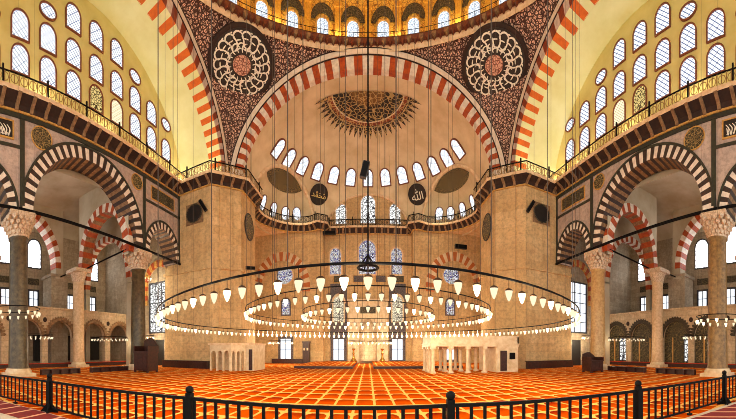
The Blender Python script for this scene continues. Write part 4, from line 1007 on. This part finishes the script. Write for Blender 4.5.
# central chain with its small crown and loudspeaker
e = empty('hanging_chain', (0, 11, 4.75), 'thick dark chain hanging from the dome with a small iron crown at its end', 'chain')
mb = MB(); mb.tube([(0,0,0), (0,0,36.8)], .035, 6); mb.build('chain', M['black_iron'], e)
mb = MB(); mb.tube([(.38*cos(2*pi*k/24), .38*sin(2*pi*k/24), 0) for k in range(24)], .05, 6, True); mb.build('crown_ring', M['black_iron'], e)
for k in range(4):
    a = 2*pi*k/4 + .4; mb = MB(); mb.tube([(.38*cos(a), .38*sin(a), 0), (0, 0, .5)], .025, 4); mb.build('strut', M['black_iron'], e)
def speaker(x, y, z, rz, tilt, L, w, label):
    e = empty('loudspeaker', (x, y, z), label, 'loudspeaker', 'loudspeakers'); e.rotation_euler = (0, tilt, rz)
    mb = MB(); mb.box((-w,-w*.7,-L/2), (w,w*.7,L/2)); mb.build('body', M['speaker_black'], e)
    mb = MB(); mb.box((-w*.85,-w*.75,-L*.46), (w*.85,-w*.7,L*.46)); mb.build('grille', M['black_iron'], e)
    mb = MB(); mb.box((-.04, w*.6, -.08), (.04, w*.7+.12, .08)); mb.build('bracket', M['black_iron'], e)
speaker(-.12, 10.75, 8.3, 0, .25, .6, .12, 'black loudspeaker hung on the central chain')
speaker(-13.95, YP-.3, 14.55, 0, -.55, 1.3, .14, 'black column loudspeaker on the front of the left pier beside the roundel')
speaker(13.7, YP-.3, 14.4, 0, .55, 1.3, .14, 'black column loudspeaker on the front of the right pier beside the roundel')
speaker(-4.7, WY-1.5, 15.9, 0, pi/2, 1.6, .22, 'black loudspeaker lying under the apse gallery above the stained window')
speaker(11.1, 33.6, 14.2, 0, pi/2, 1.5, .25, 'black loudspeaker lying above the right red and white blind arch')
speaker(-11., 25.6, 9.5, .6, pi/2, 1.0, .15, 'black loudspeaker on the inner face of the left pier')

# ------------------------------------------------------------------ barrier railing in the foreground
posts = [(-13.2, 1.5), (-9.9, 2.75), (-6.88, 3.55), (-2.92, 4.15), (1.24, 4.25), (4.81, 3.6), (8.37, 3.02), (11.8, 2.3)]
names = ['beyond the left edge', 'at the left edge', 'second from the left edge', 'third from the left edge', 'right of the middle of the barrier', 'third from the right edge', 'second from the right edge', 'at the right edge']
pm = MB(); pm.box((-.055,-.055,0), (.055,.055,.9)); post_o = pm.build('pole', M['black_iron']); post_me = post_o.data; bpy.data.objects.remove(post_o)
pm = MB(); pm.lathe([(0,.9),(.05,.9),(.075,.94),(.07,.99),(.035,1.02),(0,1.03)], seg=12); k_o = pm.build('finial', M['black_iron']); fin_me = k_o.data; bpy.data.objects.remove(k_o)
pm = MB()
for a in range(4):
    Mx = Matrix.Rotation(a*pi/2 + pi/4, 4, 'Z'); pm.prism([(0,.25),(.05,.25),(.24,.03),(.24,0),(0,0)], lambda u, v, w, Mx=Mx: Mx @ Vector((u, w, v)), -.02, .02)
b_o = pm.build('foot', M['black_iron']); foot_me = b_o.data; bpy.data.objects.remove(b_o)
pm = MB(); pm.box((-.026,-.012,.13), (.026,.012,.80)); bal_o = pm.build('baluster', M['black_iron']); bal_me = bal_o.data; bpy.data.objects.remove(bal_o)
for i, (x, y) in enumerate(posts):
    e = empty('barrier_post', (x, y, 0), 'black iron barrier post with round finial, %s' % names[i], 'post', 'barrier posts')
    for nmz, me in (('pole', post_me), ('finial', fin_me), ('foot', foot_me)):
        o = bpy.data.objects.new(nmz, me); COL.objects.link(o); o.parent = e
for i, (a, b) in enumerate(zip(posts, posts[1:])):
    a, b = Vector((*a, 0)), Vector((*b, 0)); L = (b-a).length; ang = atan2(b.y-a.y, b.x-a.x)
    pl = ['leftmost', 'left of the second post', 'left of the third post', 'in the middle of the picture', 'right of the middle', 'left of the last post', 'rightmost']
    e = empty('barrier_fence', a, 'black iron barrier panel of upright bars, %s' % pl[i], 'barrier', 'barrier panels'); e.rotation_euler = (0, 0, ang)
    mb = MB(); mb.box((.06,-.022,.78), (L-.06,.022,.835)); mb.build('top_rail', M['black_iron'], e)
    mb = MB(); mb.box((.06,-.018,.10), (L-.06,.018,.145)); mb.build('bottom_rail', M['black_iron'], e)
    n = int(L/.205)
    for k in range(n):
        o = bpy.data.objects.new('baluster', bal_me); COL.objects.link(o); o.parent = e; o.location = ((k+.5)*L/n, 0, 0)
    mb = MB(); mb.box((L/2-.05,-.05,0), (L/2+.05,.05,.05)); mb.box((L/2-.015,-.015,.05), (L/2+.015,.015,.1)); mb.build('foot', M['black_iron'], e)
# visitors' strip outside the barrier
for (pts, mt, nmz, lab, cat, z) in (([(-14,1.0), (-9.9,2.6), (-6.9,3.4), (-4,3.85), (-3.6,3.1), (-6.7,2.5), (-9.6,1.5), (-13.8,-.1)], 'runner', 'runner_rug', 'dark red runner rug with pale stripes outside the barrier on the left', 'rug', .012),
                          ([(13,1.6), (8.4,2.7), (5.6,3.2), (5.4,2.1), (8.1,1.5), (12.8,.2)], 'runner', 'runner_rug', 'dark red runner rug with pale stripes outside the barrier on the right', 'rug', .012),
                          ([(-14,1.2), (-9.9,2.65), (-6.9,3.45), (-2.9,4.05), (1.2,4.15), (4.8,3.5), (8.3,2.9), (12.,2.1), (12,-3), (-14,-3)], 'path_stone', 'floor_path', 'pale stone floor strip outside the barrier', 'floor', .006)):
    mb = MB(); mb.prism(pts, PZ, .001, z); o = mb.build(nmz, M[mt]); tag(o, lab, cat)
    if nmz == 'floor_path': o['kind'] = 'structure'

# ------------------------------------------------------------------ light and camera
w = bpy.data.worlds.new('World'); SC.world = w; w.use_nodes = True
bg = w.node_tree.nodes['Background']; bg.inputs[0].default_value = (1., .97, .91, 1); bg.inputs[1].default_value = 1.3
for s in (-1, 1):      # floodlights standing on the galleries
    for y in (3., 8., 13., 18., 21.2): point((s*16.25, y, 17.35), 105, (1., .92, .62), .15)
    point((s*14.6, 23.4, 17.9), 260, (1., .88, .62), .15); point((s*12.2, 25.6, 17.9), 200, (1., .88, .62), .15)
    point((s*8., 33.2, 17.6), 60, (1., .84, .55), .15)
for k in range(16):
    a = 2*pi*(k+.5)/16; point((12.95*cos(a), CY + 12.95*sin(a), 28.45), 160, (1., .84, .5), .12)

cam = bpy.data.cameras.new('Camera'); co = bpy.data.objects.new('Camera', cam); COL.objects.link(co)
co.location = (0, 0, EYE); co.rotation_euler = (pi/2, 0, 0)
cam.type = 'PANO'; cam.panorama_type = 'CENTRAL_CYLINDRICAL'
cam.central_cylindrical_range_u_min = -368/F; cam.central_cylindrical_range_u_max = 368/F
cam.central_cylindrical_range_v_min = (YH-419)/F; cam.central_cylindrical_range_v_max = YH/F
cam.central_cylindrical_radius = 1.
cam.clip_end = 300
SC.camera = co
vs = SC.view_settings; vs.view_transform = 'Standard'; vs.look = 'None'; vs.gamma = 1.; vs.exposure = .3; vs.use_curve_mapping = False
SC.cycles.use_denoising = True; SC.cycles.filter_width = .9
SC.cycles.max_bounces = 6; SC.cycles.diffuse_bounces = 4; SC.cycles.sample_clamp_indirect = 4.
